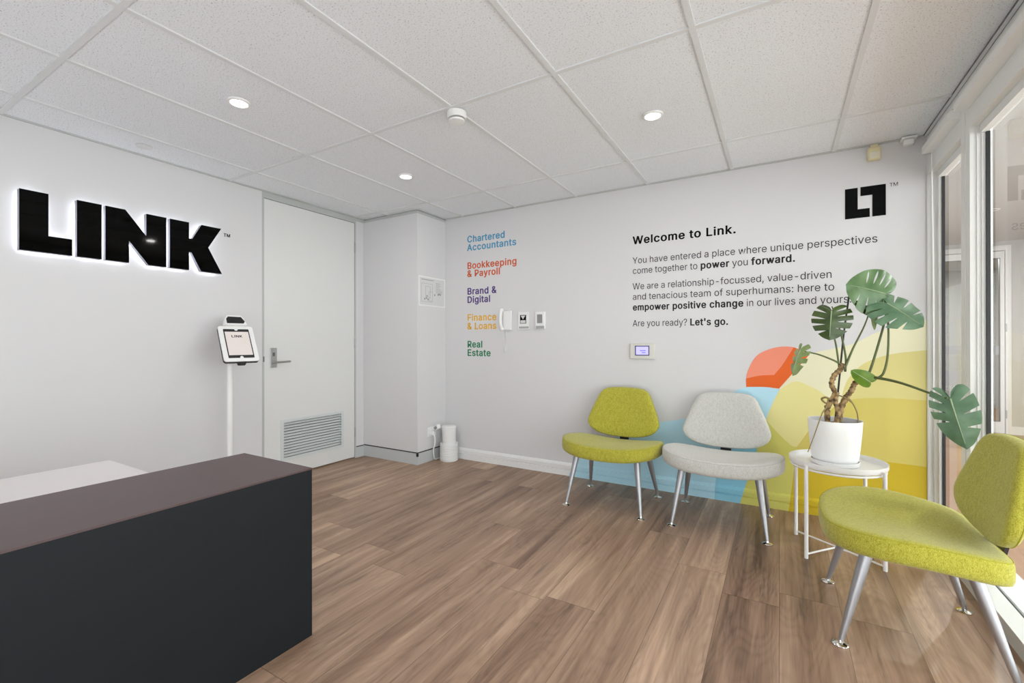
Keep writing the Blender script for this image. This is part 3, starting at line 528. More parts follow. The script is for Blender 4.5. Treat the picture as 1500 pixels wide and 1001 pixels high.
# window wall
b = bmesh.new(); bx(b, XR, 4.53, YB, 0.12, 2.30, H + 0.05)
struct('wall_right', b, M_WFRAME)
b = bmesh.new()
bx(b, 4.395, 4.466, YB, 0.0, 0.0, 0.064); bx(b, 4.484, 4.60, YB, 0.12, 0.0, 0.060)
struct('trim_6', b, M_WFRAME)
b = bmesh.new(); bx(b, 4.466, 4.484, YB, 0.0, 0.0, 0.050)
struct('trim_7', b, M_BLACK)
MULL = [(-0.016, 0.0), (-0.719, -0.598), (-2.32, -2.20), (-3.92, -3.80), (YB, YB + 0.1)]
for k in range(4):
    top, bot = MULL[k], MULL[k + 1]      # window between y = bot[1] and top[0]
    ya, yb = bot[1], top[0]
    w = thing('window_%d' % (k + 1), None, None, (GX, (ya + yb) / 2, 0.064)); w['kind'] = 'structure'
    def L(x0, x1, y0, y1, z0, z1, bm): return bx(bm, x0 - GX, x1 - GX, y0 - (ya + yb) / 2, y1 - (ya + yb) / 2, z0 - 0.064, z1 - 0.064)
    b = bmesh.new()
    L(XR, 4.487, ya, yb, 2.150, 2.300, b)                       # head
    L(XR, 4.487, top[0], top[1], 0.064, 2.300, b)               # mullion
    L(XR - 0.003, XR, (top[0] + top[1]) / 2 - 0.003, (top[0] + top[1]) / 2 + 0.003, 0.064, 2.240, b)
    if k == 3: L(XR, 4.487, bot[0], bot[1], 0.064, 2.300, b)
    sw = 0.062 if k == 0 else 0.018                             # fixed stile beside the mullion
    L(4.432, 4.468, yb - sw * 0.45, yb, 0.064, 2.150, b)
    L(4.446, 4.468, yb - sw, yb - sw * 0.45, 0.064, 2.150, b)
    L(4.440, 4.468, ya, ya + 0.02, 0.064, 2.150, b)
    L(4.440, 4.468, ya + 0.02, yb - sw, 2.110, 2.150, b)
    obj('window_frame', b, M_WFRAME, w)
    b = bmesh.new(); L(4.458, 4.471, yb - sw - 0.012, yb - sw, 0.064, 2.110, b)
    obj('gasket', b, M_BLACK, w)
    b = bmesh.new(); L(GX - 0.003, GX + 0.003, ya + 0.004, yb - sw - 0.01, 0.064, 2.12, b)
    obj('pane', b, M_GLASS, w)

# what lies beyond the glass: a white corridor with a glazed door at its end
FY = 4.33
b = bmesh.new(); bx(b, 4.60, 7.0, YB, FY + 3.0, -0.05, 0.0)
struct('floor_corridor', b, mat('corridor_floor', (164, 128, 100), 0.4))
b = bmesh.new(); bx(b, 4.53, 7.0, YB, FY + 3.0, H + 0.01, H + 0.05)
struct('ceiling_corridor', b, mat('corridor_ceiling', (186, 185, 182), 0.8))
b = bmesh.new()
bx(b, 4.53, 5.20, FY, FY + 0.12, 0, H + 0.05); bx(b, 6.10, 7.0, FY, FY + 0.12, 0, H + 0.05); bx(b, 5.20, 6.10, FY, FY + 0.12, 2.34, H + 0.05)
bx(b, 7.0, 7.1, 0.8, FY + 3.0, 0, H + 0.05); bx(b, 4.4, 7.0, FY + 3.0, FY + 3.1, 0, H + 0.05); bx(b, 4.40, 4.50, 0.12, FY + 3.0, 0, H + 0.05)
struct('wall_corridor', b, M_CORR)
b = bmesh.new(); bx(b, 6.10, 7.0, FY - 0.012, FY, 0, 0.1); bx(b, 4.53, 5.20, FY - 0.012, FY, 0, 0.1)
struct('baseboard_corridor', b, M_TRIMW)
d2 = thing('door_2', 'white framed glazed door at the far end of the corridor', 'door', (5.65, FY, 0)); d2['kind'] = 'structure'
b = bmesh.new()
bx(b, -0.45, -0.40, -0.02, 0.1, 0, 2.34); bx(b, 0.40, 0.45, -0.02, 0.1, 0, 2.34); bx(b, -0.40, 0.40, -0.02, 0.1, 2.28, 2.34)
obj('door_frame', b, M_TRIMW, d2)
b = bmesh.new()
bx(b, -0.395, -0.33, 0.0, 0.04, 0.01, 2.27); bx(b, 0.355, 0.395, 0.0, 0.04, 0.01, 2.27); bx(b, -0.33, 0.355, 0.0, 0.04, 2.19, 2.27); bx(b, -0.33, 0.355, 0.0, 0.04, 0.01, 0.15)
l2 = obj('door_leaf', b, M_TRIMW, d2)
b = bmesh.new(); bx(b, -0.33, 0.355, 0.018, 0.024, 0.15, 2.19); obj('pane', b, M_GLASS, l2)
b = bmesh.new(); bx(b, 0.350, 0.357, -0.003, 0.03, 0.15, 2.19); bx(b, -0.33, 0.355, -0.003, 0.03, 0.15, 0.155); bx(b, -0.33, 0.355, -0.003, 0.03, 2.185, 2.19)
obj('glazing_bead', b, M_GREYDARK, l2)
b = bmesh.new(); bx(b, -0.33, 0.352, 0.012, 0.016, 0.985, 1.095); bx(b, -0.33, 0.02, 0.012, 0.016, 0.58, 0.77); obj('frosted_band', b, M_BAND, l2)
for z in (1.32, 0.25):
    b = bmesh.new(); bx(b, 0.397, 0.409, -0.03, -0.018, z - 0.05, z + 0.05); obj('hinge', b, M_STEEL, d2)

# ================================================================== MURAL
def base_depth(z):
    for (d0, z0), (d1_, z1_) in zip(BASE_PROF[1:], BASE_PROF[2:]):
        if z0 <= z <= z1_ and z1_ > z0: return d0 + (d1_ - d0) * (z - z0) / (z1_ - z0)
    return 0.0
mural = thing('wall_mural', 'painted hills mural in blue, orange and yellow on the lettered wall and baseboard', 'mural', (3.3, 0, 0))
def patch(name, pts, rgb, lift, label):
    bm = bmesh.new()
    f = bm.faces.new([bm.verts.new((x - 3.3, 0, z)) for x, z in pts]); f.normal_update()
    bmesh.ops.triangulate(bm, faces=[f])
    for zz in [p[1] for p in BASE_PROF[1:]][1:] + [0.0]:
        bmesh.ops.bisect_plane(bm, geom=bm.verts[:] + bm.edges[:] + bm.faces[:], plane_co=(0, 0, zz), plane_no=(0, 0, 1), clear_inner=(zz == 0.0))
    for v in bm.verts: v.co.y = -(base_depth(v.co.z) if v.co.z < 0.1079 else 0.0) - lift
    r = bmesh.ops.extrude_face_region(bm, geom=bm.faces[:])
    for v in [g for g in r['geom'] if isinstance(g, bmesh.types.BMVert)]: v.co.y += min(lift, 0.0002) * 0.9
    o = obj(name, bm, MATS.get('mural_' + name) or mat('mural_' + name + str(rgb), rgb, 0.5, spec=0.3), mural)
    o['label'] = label
    return o
def cv(p, n=6): return [(q.x, q.y) for q in catmull([(a, c, 0) for a, c in p], n)]
blue_top = [(2.078, 0.0), (2.10, 0.05), (2.178, 0.158), (2.36, 0.306), (2.505, 0.378), (2.671, 0.46), (2.82, 0.522), (3.027, 0.571), (3.199, 0.666), (3.349, 0.785), (3.432, 0.822), (3.551, 0.832), (3.642, 0.822)]
blue_r = [(3.642, 0.82), (3.605, 0.738), (3.559, 0.606), (3.521, 0.46), (3.487, 0.326), (3.444, 0.17), (3.397, 0.0)]
cream_top = [(3.638, 0.822), (3.71, 0.923), (3.808, 1.055), (3.869, 1.085), (3.961, 1.108), (4.058, 1.14), (4.155, 1.2), (4.242, 1.237), (4.321, 1.261), (4.409, 1.28)]
RX = XR - 0.001
patch('blue_field', cv(blue_top) + cv(blue_r)[1:-1] + [(3.397, -0.01), (2.078, -0.01)], (184, 224, 240), 0.0004, 'pale blue painted hill')
patch('mid_blue_field', cv([(3.23, -0.01), (3.239, 0.154), (3.272, 0.32), (3.34, 0.45), (3.42, 0.52), (3.50, 0.52), (3.54, 0.53)]) + cv([(3.521, 0.46), (3.487, 0.326), (3.444, 0.17), (3.397, -0.01)]), (146, 208, 232), 0.0006, 'mid blue painted patch')  # a deeper blue belonging to the mural itself
patch('cream_field', cv(cream_top) + [(RX, -0.01), (3.397, -0.01)] + cv(blue_r)[::-1][:-1], (233, 229, 196), 0.0004, 'cream painted hill')
patch('pale_yellow_field', cv([(3.642, 0.82), (3.694, 0.862), (3.749, 0.881), (3.823, 0.848), (3.883, 0.81), (4.014, 0.689), (4.06, 0.63)]) + [(4.06, -0.01), (3.397, -0.01)] + cv(blue_r)[::-1][:-1], (230, 222, 152), 0.0006, 'pale yellow painted hill')
patch('soft_yellow_field', cv([(3.95, 0.62), (3.985, 0.78), (4.02, 0.90), (4.079, 0.985), (4.148, 1.036), (4.259, 1.076), (4.409, 1.098)]) + [(RX, -0.01), (3.95, -0.01)], (220, 210, 140), 0.0008, 'soft yellow painted hill')
patch('yellow_field', cv([(3.741, 0.437), (3.84, 0.60), (3.942, 0.715), (4.015, 0.764), (4.078, 0.786), (4.222, 0.797), (4.409, 0.794)]) + [(RX, -0.01), (3.70, -0.01)], (214, 199, 106), 0.0010, 'yellow painted hill')
patch('green_yellow_field', cv([(3.559, 0.606), (3.613, 0.54), (3.705, 0.447), (3.741, 0.437)], 3) + [(3.725, 0.227), (3.69, -0.01), (3.397, -0.01)] + cv(blue_r)[::-1][1:-14], (212, 208, 110), 0.0012, 'greenish yellow painted patch')
patch('deep_yellow_field', cv([(3.733, 0.39), (3.85, 0.385), (4.0, 0.383), (4.119, 0.39), (4.221, 0.399), (4.409, 0.392)]) + [(RX, -0.01), (3.69, -0.01), (3.713, 0.16)], (206, 180, 40), 0.0014, 'deep yellow painted band')
patch('orange_field', cv([(3.437, 0.829), (3.437, 0.892), (3.45, 0.951), (3.48, 1.019), (3.522, 1.068), (3.606, 1.107), (3.684, 1.117), (3.738, 1.107), (3.788, 1.077), (3.808, 1.055)]) + cv([(3.808, 1.055), (3.71, 0.923), (3.638, 0.827)])[1:] + cv([(3.638, 0.827), (3.55, 0.834), (3.437, 0.829)])[1:-1], (229, 100, 32), 0.0014, 'orange painted sun segment')
patch('salmon_field', cv([(3.437, 0.889), (3.45, 0.951), (3.48, 1.019), (3.522, 1.068), (3.606, 1.107), (3.684, 1.117), (3.722, 1.112)])[0:] + cv([(3.722, 1.107), (3.658, 0.99), (3.609, 0.92)])[:] + cv([(3.609, 0.92), (3.522, 0.912), (3.437, 0.889)])[1:-1], (243, 146, 118), 0.0018, 'salmon painted sun segment')

# ================================================================== LETTERING ON THE BACK WALL
SVC = 'service names in colour'
B_ = True
svc = [('light blue', [('Chartered', 2.128, 0.44), ('Accountants', 2.046, 0.562)], (70, 152, 190)),
       ('orange', [('Bookkeeping', 1.868, 0.567), ('& Payroll', 1.790, 0.387)], (208, 92, 40)),
       ('purple', [('Brand &', 1.617, 0.344), ('Digital', 1.535, 0.276)], (76, 48, 122)),
       ('yellow', [('Finance', 1.360, 0.344), ('& Loans', 1.276, 0.344)], (232, 178, 46)),
       ('green', [('Real', 1.099, 0.186), ('Estate', 1.016, 0.279)], (22, 128, 88))]
POS = {'light blue': 'topmost of the coloured list on the wall', 'orange': 'second of the coloured list on the wall', 'purple': 'third of the coloured list on the wall', 'yellow': 'left of the wall phone', 'green': 'lowest of the coloured list on the wall'}
for cname, lines, rgb in svc:
    wall_text([([(t, B_)], z, 0.062, w) for t, z, w in lines], 0.994, mat('vinyl_' + cname.replace(' ', '_'), rgb, 0.5), 'wall_lettering',
              'two lines of %s bold lettering, %s' % (cname, POS[cname]), group=SVC)
TX = 2.627
WG = 'black welcome text'
wall_text([([('Welcome to Link.', B_)], 1.932, 0.0600, 0.750)], TX, M_INK, 'wall_lettering', 'black bold heading at the top of the welcome text', group=WG)
wall_text([([('You have entered a place where unique perspectives', False)], 1.776, 0.050, 1.55),
           ([('come together to ', False), ('power', B_), (' you ', False), ('forward.', B_)], 1.694, 0.050, 1.11)], TX, M_INKSOFT, 'wall_lettering',
          'two line black paragraph directly under the bold heading', group=WG)
wall_text([([('We are a relationship-focussed, value-driven', False)], 1.569, 0.050, 1.314), ([('and tenacious team of superhumans: here to', False)], 1.486, 0.050, 1.327),
           ([('empower positive change', B_), (' in our lives and yours.', False)], 1.402, 0.050, 1.418)], TX, M_INKSOFT, 'wall_lettering',
          'three line black paragraph in the middle of the welcome text', group=WG)
wall_text([([('Are you ready? ', False), ("Let's go.", B_)], 1.274, 0.050, 0.697)], TX, M_INKSOFT, 'wall_lettering', 'single last line of black welcome text above the thermostat', group=WG)

lg = thing('wall_logo', 'square black logo of two interlocking angular shapes with small TM, near the window', 'logo', (4.112, 0, 2.038))
def lp(pts): return [(x - 4.112, z - 2.038) for x, z in pts]
b = bmesh.new(); prism(b, lp([(4.009, 2.135), (4.075, 2.135), (4.075, 1.997), (4.136, 1.997), (4.136, 1.941), (4.009, 1.941)]), XZ(0), 0.0003, 0.002)
obj('logo_shape', b, M_INK, lg)
b = bmesh.new(); prism(b, lp([(4.089, 2.136), (4.216, 2.136), (4.216, 1.941), (4.149, 1.941), (4.149, 2.079), (4.089, 2.079)]), XZ(0), 0.0003, 0.002)
obj('logo_shape', b, M_INK, lg)
b = text_bm([('TM', False)], 0.022, 0.044)
for v in b.verts: v.co = Vector((v.co.x + 4.233 - 4.112, -0.0008 - v.co.z, v.co.y + 2.115 - 2.038))
obj('trademark', b, M_INKSOFT, lg)

# ================================================================== ILLUMINATED SIGN ON THE LEFT WALL
sg = thing('wall_sign', 'large black gloss raised letters with white halo light on the left wall', 'sign', (0, -2.33, 1.828))
def sp_(pts): return [(y + 2.33, z - 1.828) for y, z in pts]
T_, B0 = 1.996, 1.660
LET = [
    [(-2.855, T_), (-2.739, T_), (-2.739, 1.757), (-2.638, 1.757), (-2.638, B0), (-2.855, B0)],
    [(-2.617, T_), (-2.503, T_), (-2.503, B0), (-2.617, B0)],
    [(-2.485, T_), (-2.386, T_), (-2.274, 1.848), (-2.274, T_), (-2.161, T_), (-2.161, B0), (-2.261, B0), (-2.367, 1.803), (-2.367, B0), (-2.485, B0)],
    [(-2.140, T_), (-2.024, T_), (-2.024, 1.884), (-2.003, 1.884), (-1.943, T_), (-1.810, T_), (-1.899, 1.840), (-1.804, B0), (-1.944, B0), (-2.007, 1.787), (-2.024, 1.787), (-2.024, B0), (-2.140, B0)]]
def inset(pts, d):
    bm = bmesh.new(); f = bm.faces.new([bm.verts.new((u, v, 0)) for u, v in pts])
    n = len(pts); out = []
    area = sum(pts[i][0] * pts[(i + 1) % n][1] - pts[(i + 1) % n][0] * pts[i][1] for i in range(n))
    s = 1 if area > 0 else -1
    for i in range(n):
        p0, p1, p2 = Vector(pts[i - 1]), Vector(pts[i]), Vector(pts[(i + 1) % n])
        e1, e2 = (p1 - p0).normalized(), (p2 - p1).normalized()
        n1, n2 = Vector((-e1.y, e1.x)) * s, Vector((-e2.y, e2.x)) * s
        k = max(0.35, 1 + n1.dot(n2)); out.append(tuple(p1 + (n1 + n2) * d / k))
    bm.free(); return out
for pts in LET:
    q = sp_(pts)
    b = bmesh.new(); prism(b, q, YZ(0), 0.055, 0.060); le = obj('letter', b, M_GLOSS, sg)
    b = bmesh.new(); prism(b, inset(q, 0.0005), YZ(0), 0.020, 0.055); r_ = obj('letter_return', b, M_RETURN, le); r_['label'] = 'silver letter side'
    b = bmesh.new(); prism(b, inset(q, 0.010), YZ(0), 0.004, 0.0195); r_ = obj('halo_light', b, M_LED, le); r_['label'] = 'white LED backlight'
b = text_bm([('TM', True)], 0.024, 0.050)
for v in b.verts: v.co = Vector((0.0008 + v.co.z, v.co.x - 1.763 + 2.33, v.co.y + 1.957 - 1.828))
obj('trademark', b, M_INK, sg)

# ================================================================== RECEPTION DESK
dk = thing('reception_desk', 'low charcoal reception desk with brown grey top and white inner worktop', 'desk', (1.8, -3.55, 0))
def K(x0, x1, y0, y1, z0, z1, bevel=0.0): return box(x0 - 1.8, x1 - 1.8, y0 + 3.55, y1 + 3.55, z0, z1, bevel)
DT = 0.657; DE = -2.491
obj('counter_top', K(1.587, 2.060, -4.62, DE, DT - 0.006, DT), M_DESKTOP, dk)
b = K(2.040, 2.059, -4.62, DE - 0.001, 0.0, DT - 0.0062); obj('front_panel', b, M_DESK, dk)
b = K(1.608, 2.040, DE - 0.020, DE - 0.001, 0.0, DT - 0.0062); obj('end_panel', b, M_DESK, dk)
b = K(1.589, 1.607, -4.62, DE - 0.001, 0.0, DT - 0.0062); obj('inner_panel', b, M_DESK, dk)
wt = obj('worktop', K(0.935, 1.588, -4.62, -2.752, 0.570, 0.600, 0.002), M_WORKTOP, dk); wt['label'] = 'white lower worktop'
obj('side_panel', K(0.95, 1.588, -2.80, -2.775, 0.0, 0.570), M_WORKTOP, dk)

# ================================================================== LOUNGE CHAIRS
def outline(half, n=5):
    """mirror a half outline (x >= 0, both ends on x = 0) into a closed smooth loop"""
    full = [(x, y, 0) for x, y in half] + [(-x, y, 0) for x, y in half[-2:0:-1]]
    return [(p.x, p.y) for p in catmull(full, n, closed=True)]
SEAT = outline([(x * 0.985, y) for x, y in [(0, -0.290), (0.12, -0.285), (0.21, -0.266), (0.285, -0.222), (0.335, -0.156), (0.356, -0.080), (0.355, 0.0), (0.344, 0.07), (0.330, 0.13), (0.308, 0.185), (0.268, 0.226), (0.20, 0.245), (0.10, 0.250), (0, 0.250)]])
BACK = outline([(0, 0.424), (0.10, 0.428), (0.19, 0.446), (0.248, 0.480), (0.274, 0.526), (0.266, 0.572), (0.240, 0.640), (0.212, 0.706), (0.188, 0.752), (0.152, 0.782), (0.09, 0.793), (0, 0.796)])
ZB, ZT = 0.360, 0.446
def seat_z(x, y, z):
    s = 0.030 * min(1.0, (x / 0.36) ** 2) - 0.012
    dip = -0.016 * math.exp(-((x / 0.20) ** 2 + ((y - 0.02) / 0.16) ** 2)) if z > 0.42 else 0.0
    rear = -0.030 * max(0.0, (y + 0.05) / 0.30) ** 1.4
    return z + s + dip + rear
def back_y(x, z, w):
    """w: 0 at the front face, 1 at the rear face"""
    return 0.208 + (z - 0.43) * 0.20 - 0.36 * x * x + w * 0.052
def pad(out, rings, place, c):
    bm = bmesh.new(); R = []
    for s, h in rings:
        R.append([bm.verts.new(place(c[0] + (x - c[0]) * s, c[1] + (y - c[1]) * s, h)) for x, y in out])
    n = len(out)
    for A, B in zip(R, R[1:]):
        for i in range(n): bm.faces.new((A[i], A[(i + 1) % n], B[(i + 1) % n], B[i]))
    for A, h in ((R[0], rings[0][1]), (R[-1], rings[-1][1])):
        v = bm.verts.new(place(c[0], c[1], h))
        for i in range(n): bm.faces.new((A[i], A[(i + 1) % n], v))
    return bm
def rim(out, s, h, place, c, r):
    bm = bmesh.new(); P = [place(c[0] + (x - c[0]) * s, c[1] + (y - c[1]) * s, h) for x, y in out]
    return tube(bm, P, r, 6, closed=True)
def make_chair(label, cloth, pipe, loc, rotz):
    t = thing('lounge_chair', label, 'chair', loc, rotz, 'lounge chairs')
    pl = lambda x, y, h: Vector((x, y, seat_z(x, y, h)))
    rings = [(0.4, ZB), (0.8, ZB), (0.955, ZB), (0.985, ZB + 0.006), (0.998, ZB + 0.020), (1.0, ZB + 0.038), (0.998, ZT - 0.018), (0.988, ZT - 0.007), (0.965, ZT), (0.90, ZT + 0.003), (0.75, ZT + 0.004), (0.55, ZT + 0.004), (0.35, ZT + 0.004), (0.15, ZT + 0.004)]
    s = obj('seat', pad(SEAT, rings, pl, (0, -0.03)), cloth, t, smooth=True)
    obj('piping', rim(SEAT, 0.986, ZT - 0.005, pl, (0, -0.03), 0.0018), pipe, s, smooth=True)
    pb = lambda x, z, w: Vector((x, back_y(x, z, w), z))
    rb = [(0.3, -0.05), (0.6, -0.05), (0.86, -0.02), (0.955, 0.06), (0.99, 0.22), (1.0, 0.42), (1.0, 0.62), (0.99, 0.82), (0.955, 0.97), (0.88, 1.0), (0.6, 1.0), (0.3, 1.0)]
    k = obj('backrest', pad(BACK, rb, pb, (0, 0.60)), cloth, t, smooth=True)
    obj('piping', rim(BACK, 0.992, 0.80, pb, (0, 0.60), 0.0018), pipe, k, smooth=True)
    b = bmesh.new()
    prism(b, [(0.10, 0.332), (0.248, 0.332), (0.276, 0.356), (0.291, 0.43), (0.324, 0.62), (0.316, 0.622), (0.281, 0.435), (0.266, 0.364), (0.244, 0.342), (0.10, 0.342)], lambda u, v, d: (d, u, v), -0.034, 0.034)
    obj('back_bracket', b, M_DARKMETAL, t)
    b = bmesh.new(); cyl(b, (0, -0.02), 0.19, 0.330, 0.352, 40); obj('under_plate', b, M_DARKMETAL, t)
    for sx in (-1, 1):
        for fy, ty in ((-0.24, -0.150), (0.24, 0.140)):
            top = Vector((sx * 0.212, ty, 0.364 if ty < 0 else 0.352)); foot = Vector((sx * 0.262, fy, 0.010))
            bm = bmesh.new(); tube(bm, [top.lerp(foot, q) for q in (0, 0.05, 0.5, 0.95, 1)], [0.0195, 0.021, 0.0165, 0.0098, 0.0088], 18)
            lg_ = obj('leg', bm, M_LEG, t, smooth=True)
            bm = bmesh.new(); lathe(bm, [(0, 0), (0.027, 0), (0.0275, 0.004), (0.024, 0.008), (0.010, 0.012), (0.008, 0.020), (0, 0.020)], (foot.x, foot.y), 28)
            obj('foot_glide', bm, M_CHROME, lg_, smooth=True)
    return t
make_chair('lime green lounge chair on tapered metal legs against the lettered wall', M_LIME, M_LIMEPIPE, (2.603, -0.430, 0), 0)
make_chair('light grey lounge chair on tapered metal legs, beside the plant table', M_GREYWOOL, M_GREYPIPE, (3.319, -0.432, 0), 0)
make_chair('lime green lounge chair in front of the window, turned side on', M_LIME, M_LIMEPIPE, (4.080, -1.252, 0), -PI / 2)

# ================================================================== SIDE TABLE
TC = (3.911, -0.578)
tb = thing('side_table', 'round white metal tray table carrying the potted plant', 'table', (TC[0], TC[1], 0))
b = bmesh.new()
lathe(b, [(0, 0.478), (0.205, 0.478), (0.214, 0.481), (0.219, 0.490), (0.2205, 0.507), (0.2235, 0.507), (0.2235, 0.489), (0.218, 0.477), (0.206, 0.472), (0, 0.472)], (0, 0), 72)
obj('tray', b, M_TABLE, tb, smooth=True)
offs = [(-0.186, 0.145), (0.186, -0.144), (-0.148, -0.181), (0.148, 0.181)]
for x, y in offs:
    b = bmesh.new(); tube(b, [(x, y, 0.0), (x, y, 0.492)], 0.0095, 14); obj('leg', b, M_TABLE, tb, smooth=True)
b = bmesh.new(); tube(b, [(0.212 * math.cos(2 * PI * i / 48), 0.212 * math.sin(2 * PI * i / 48), 0.466) for i in range(48)], 0.006, 10, closed=True)
obj('tray_ring', b, M_TABLE, tb, smooth=True)
for (p, q) in ((0, 1), (2, 3)):
    b = bmesh.new(); tube(b, [(*offs[p], 0.022), (*offs[q], 0.022)], 0.005, 10); obj('cross_bar', b, M_TABLE, tb, smooth=True)

# ================================================================== POTTED MONSTERA
PC = (3.903, -0.575); PZ = 0.4785
pm = thing('potted_monstera', 'tall split leaf plant in a white ceramic pot on the tray table', 'plant', (PC[0], PC[1], PZ))
def R(p): return Vector((p[0] - PC[0], p[1] - PC[1], p[2] - PZ))
b = bmesh.new(); lathe(b, [(0, 0), (0.103, 0), (0.110, 0.003), (0.113, 0.022), (0.109, 0.024), (0.106, 0.012), (0, 0.012)], (0, 0), 64); obj('saucer', b, M_POT, pm, smooth=True)
b = bmesh.new(); lathe(b, [(0, 0.013), (0.088, 0.013), (0.100, 0.018), (0.107, 0.035), (0.114, 0.09), (0.121, 0.17), (0.1255, 0.240), (0.1245, 0.244), (0.1205, 0.243), (0.116, 0.16), (0.112, 0.10), (0, 0.10)], (0, 0), 64)
obj('pot', b, M_POT, pm, smooth=True)
b = bmesh.new(); lathe(b, [(0, 0.225), (0.06, 0.222), (0.1165, 0.214), (0.115, 0.17), (0, 0.17)], (0, 0), 40); obj('soil', b, M_SOIL, pm, smooth=True)
def stalk(name, pts, r, m, n=7, seg=10):
    b = bmesh.new(); tube(b, catmull([R(p) for p in pts], n), r, seg); return obj(name, b, m, pm, smooth=True)
def gnarl(name, pts, r0, r1, seed):
    rnd = random.Random(seed); P = catmull([R(p) for p in pts], 8); n = len(P)
    Rr = [(r0 + (r1 - r0) * i / n) * (1 + 0.13 * math.sin(i * 1.9 + seed) + 0.10 * rnd.uniform(-1, 1)) for i in range(n)]
    b = bmesh.new(); tube(b, P, Rr, 12); return obj(name, b, M_BARK, pm, smooth=True)
gnarl('stem', [(3.872, -0.58, 0.69), (3.868, -0.58, 0.775), (3.880, -0.60, 0.814), (3.905, -0.57, 0.865), (3.888, -0.59, 0.915), (3.902, -0.58, 0.965), (3.932, -0.57, 1.000), (3.938, -0.58, 1.028)], 0.014, 0.0125, 1)
gnarl('stem', [(3.921, -0.56, 0.69), (3.933, -0.56, 0.785), (3.958, -0.56, 0.846), (3.979, -0.57, 0.885), (3.994, -0.56, 0.922), (4.024, -0.56, 0.950), (4.066, -0.56, 0.964)], 0.016, 0.0115, 2)
gnarl('stem', [(3.905, -0.60, 0.69), (3.917, -0.60, 0.76), (3.905, -0.60, 0.82), (3.915, -0.58, 0.87)], 0.013, 0.010, 5)
stalk('aerial_root', [(3.872, -0.60, 0.835), (3.858, -0.68, 0.80), (3.835, -0.72, 0.765), (3.800, -0.735, 0.65), (3.772, -0.735, 0.560)], [0.0036, 0.0022], M_STALKBROWN)
stalk('aerial_root', [(3.880, -0.60, 0.835), (3.858, -0.62, 0.845), (3.842, -0.60, 0.832), (3.862, -0.61, 0.812), (3.885, -0.60, 0.822)], [0.006, 0.004], M_STALKBROWN)
stalk('aerial_root', [(3.966, -0.56, 0.842), (3.986, -0.57, 0.81), (4.003, -0.58, 0.76), (4.006, -0.58, 0.69)], [0.004, 0.003], M_STALKBROWN)
stalk('aerial_root', [(3.915, -0.60, 0.86), (3.950, -0.62, 0.845), (3.982, -0.60, 0.815)], [0.0035, 0.002], M_STALKBROWN)
stalk('support_stake', [(3.906, -0.52, 0.66), (3.928, -0.52, 0.924), (3.950, -0.52, 1.19), (3.976, -0.52, 1.417)], 0.0045, M_STAKE)
stalk('petiole', [(3.926, -0.57, 1.00), (3.923, -0.56, 1.03), (3.910, -0.57, 1.134), (3.889, -0.595, 1.235), (3.886, -0.605, 1.318)], [0.0055, 0.0034], M_PETIOLE)
stalk('petiole', [(3.952, -0.56, 0.985), (3.956, -0.55, 1.059), (3.938, -0.56, 1.171), (3.913, -0.57, 1.273), (3.892, -0.57, 1.345)], [0.006, 0.003], M_PETIOLE)
stalk('petiole', [(3.945, -0.575, 1.004), (3.910, -0.58, 1.04), (3.833, -0.58, 1.077), (3.769, -0.58, 1.094), (3.743, -0.58, 1.104)], [0.0055, 0.003], M_PETIOLE)
stalk('petiole', [(3.948, -0.565, 1.000), (3.962, -0.56, 1.04), (3.988, -0.56, 1.115), (4.033, -0.56, 1.226), (4.060, -0.56, 1.312)], [0.007, 0.003], M_PETIOLE)
stalk('petiole', [(4.046, -0.56, 0.960), (4.062, -0.56, 1.00), (4.091, -0.56, 1.116), (4.122, -0.56, 1.26), (4.128, -0.57, 1.36), (4.105, -0.575, 1.402)], [0.0068, 0.004], M_PETIOLE)
stalk('petiole', [(4.092, -0.58, 0.958), (4.112, -0.59, 0.985), (4.128, -0.59, 1.063), (4.133, -0.59, 1.188), (4.126, -0.61, 1.30), (4.126, -0.612, 1.336)], [0.0064, 0.004], M_PETIOLE)
stalk('petiole', [(4.050, -0.56, 0.962), (4.100, -0.63, 0.958), (4.165, -0.72, 0.943), (4.249, -0.86, 0.908), (4.281, -0.93, 0.899)], [0.0085, 0.0042], M_PETIOLE)

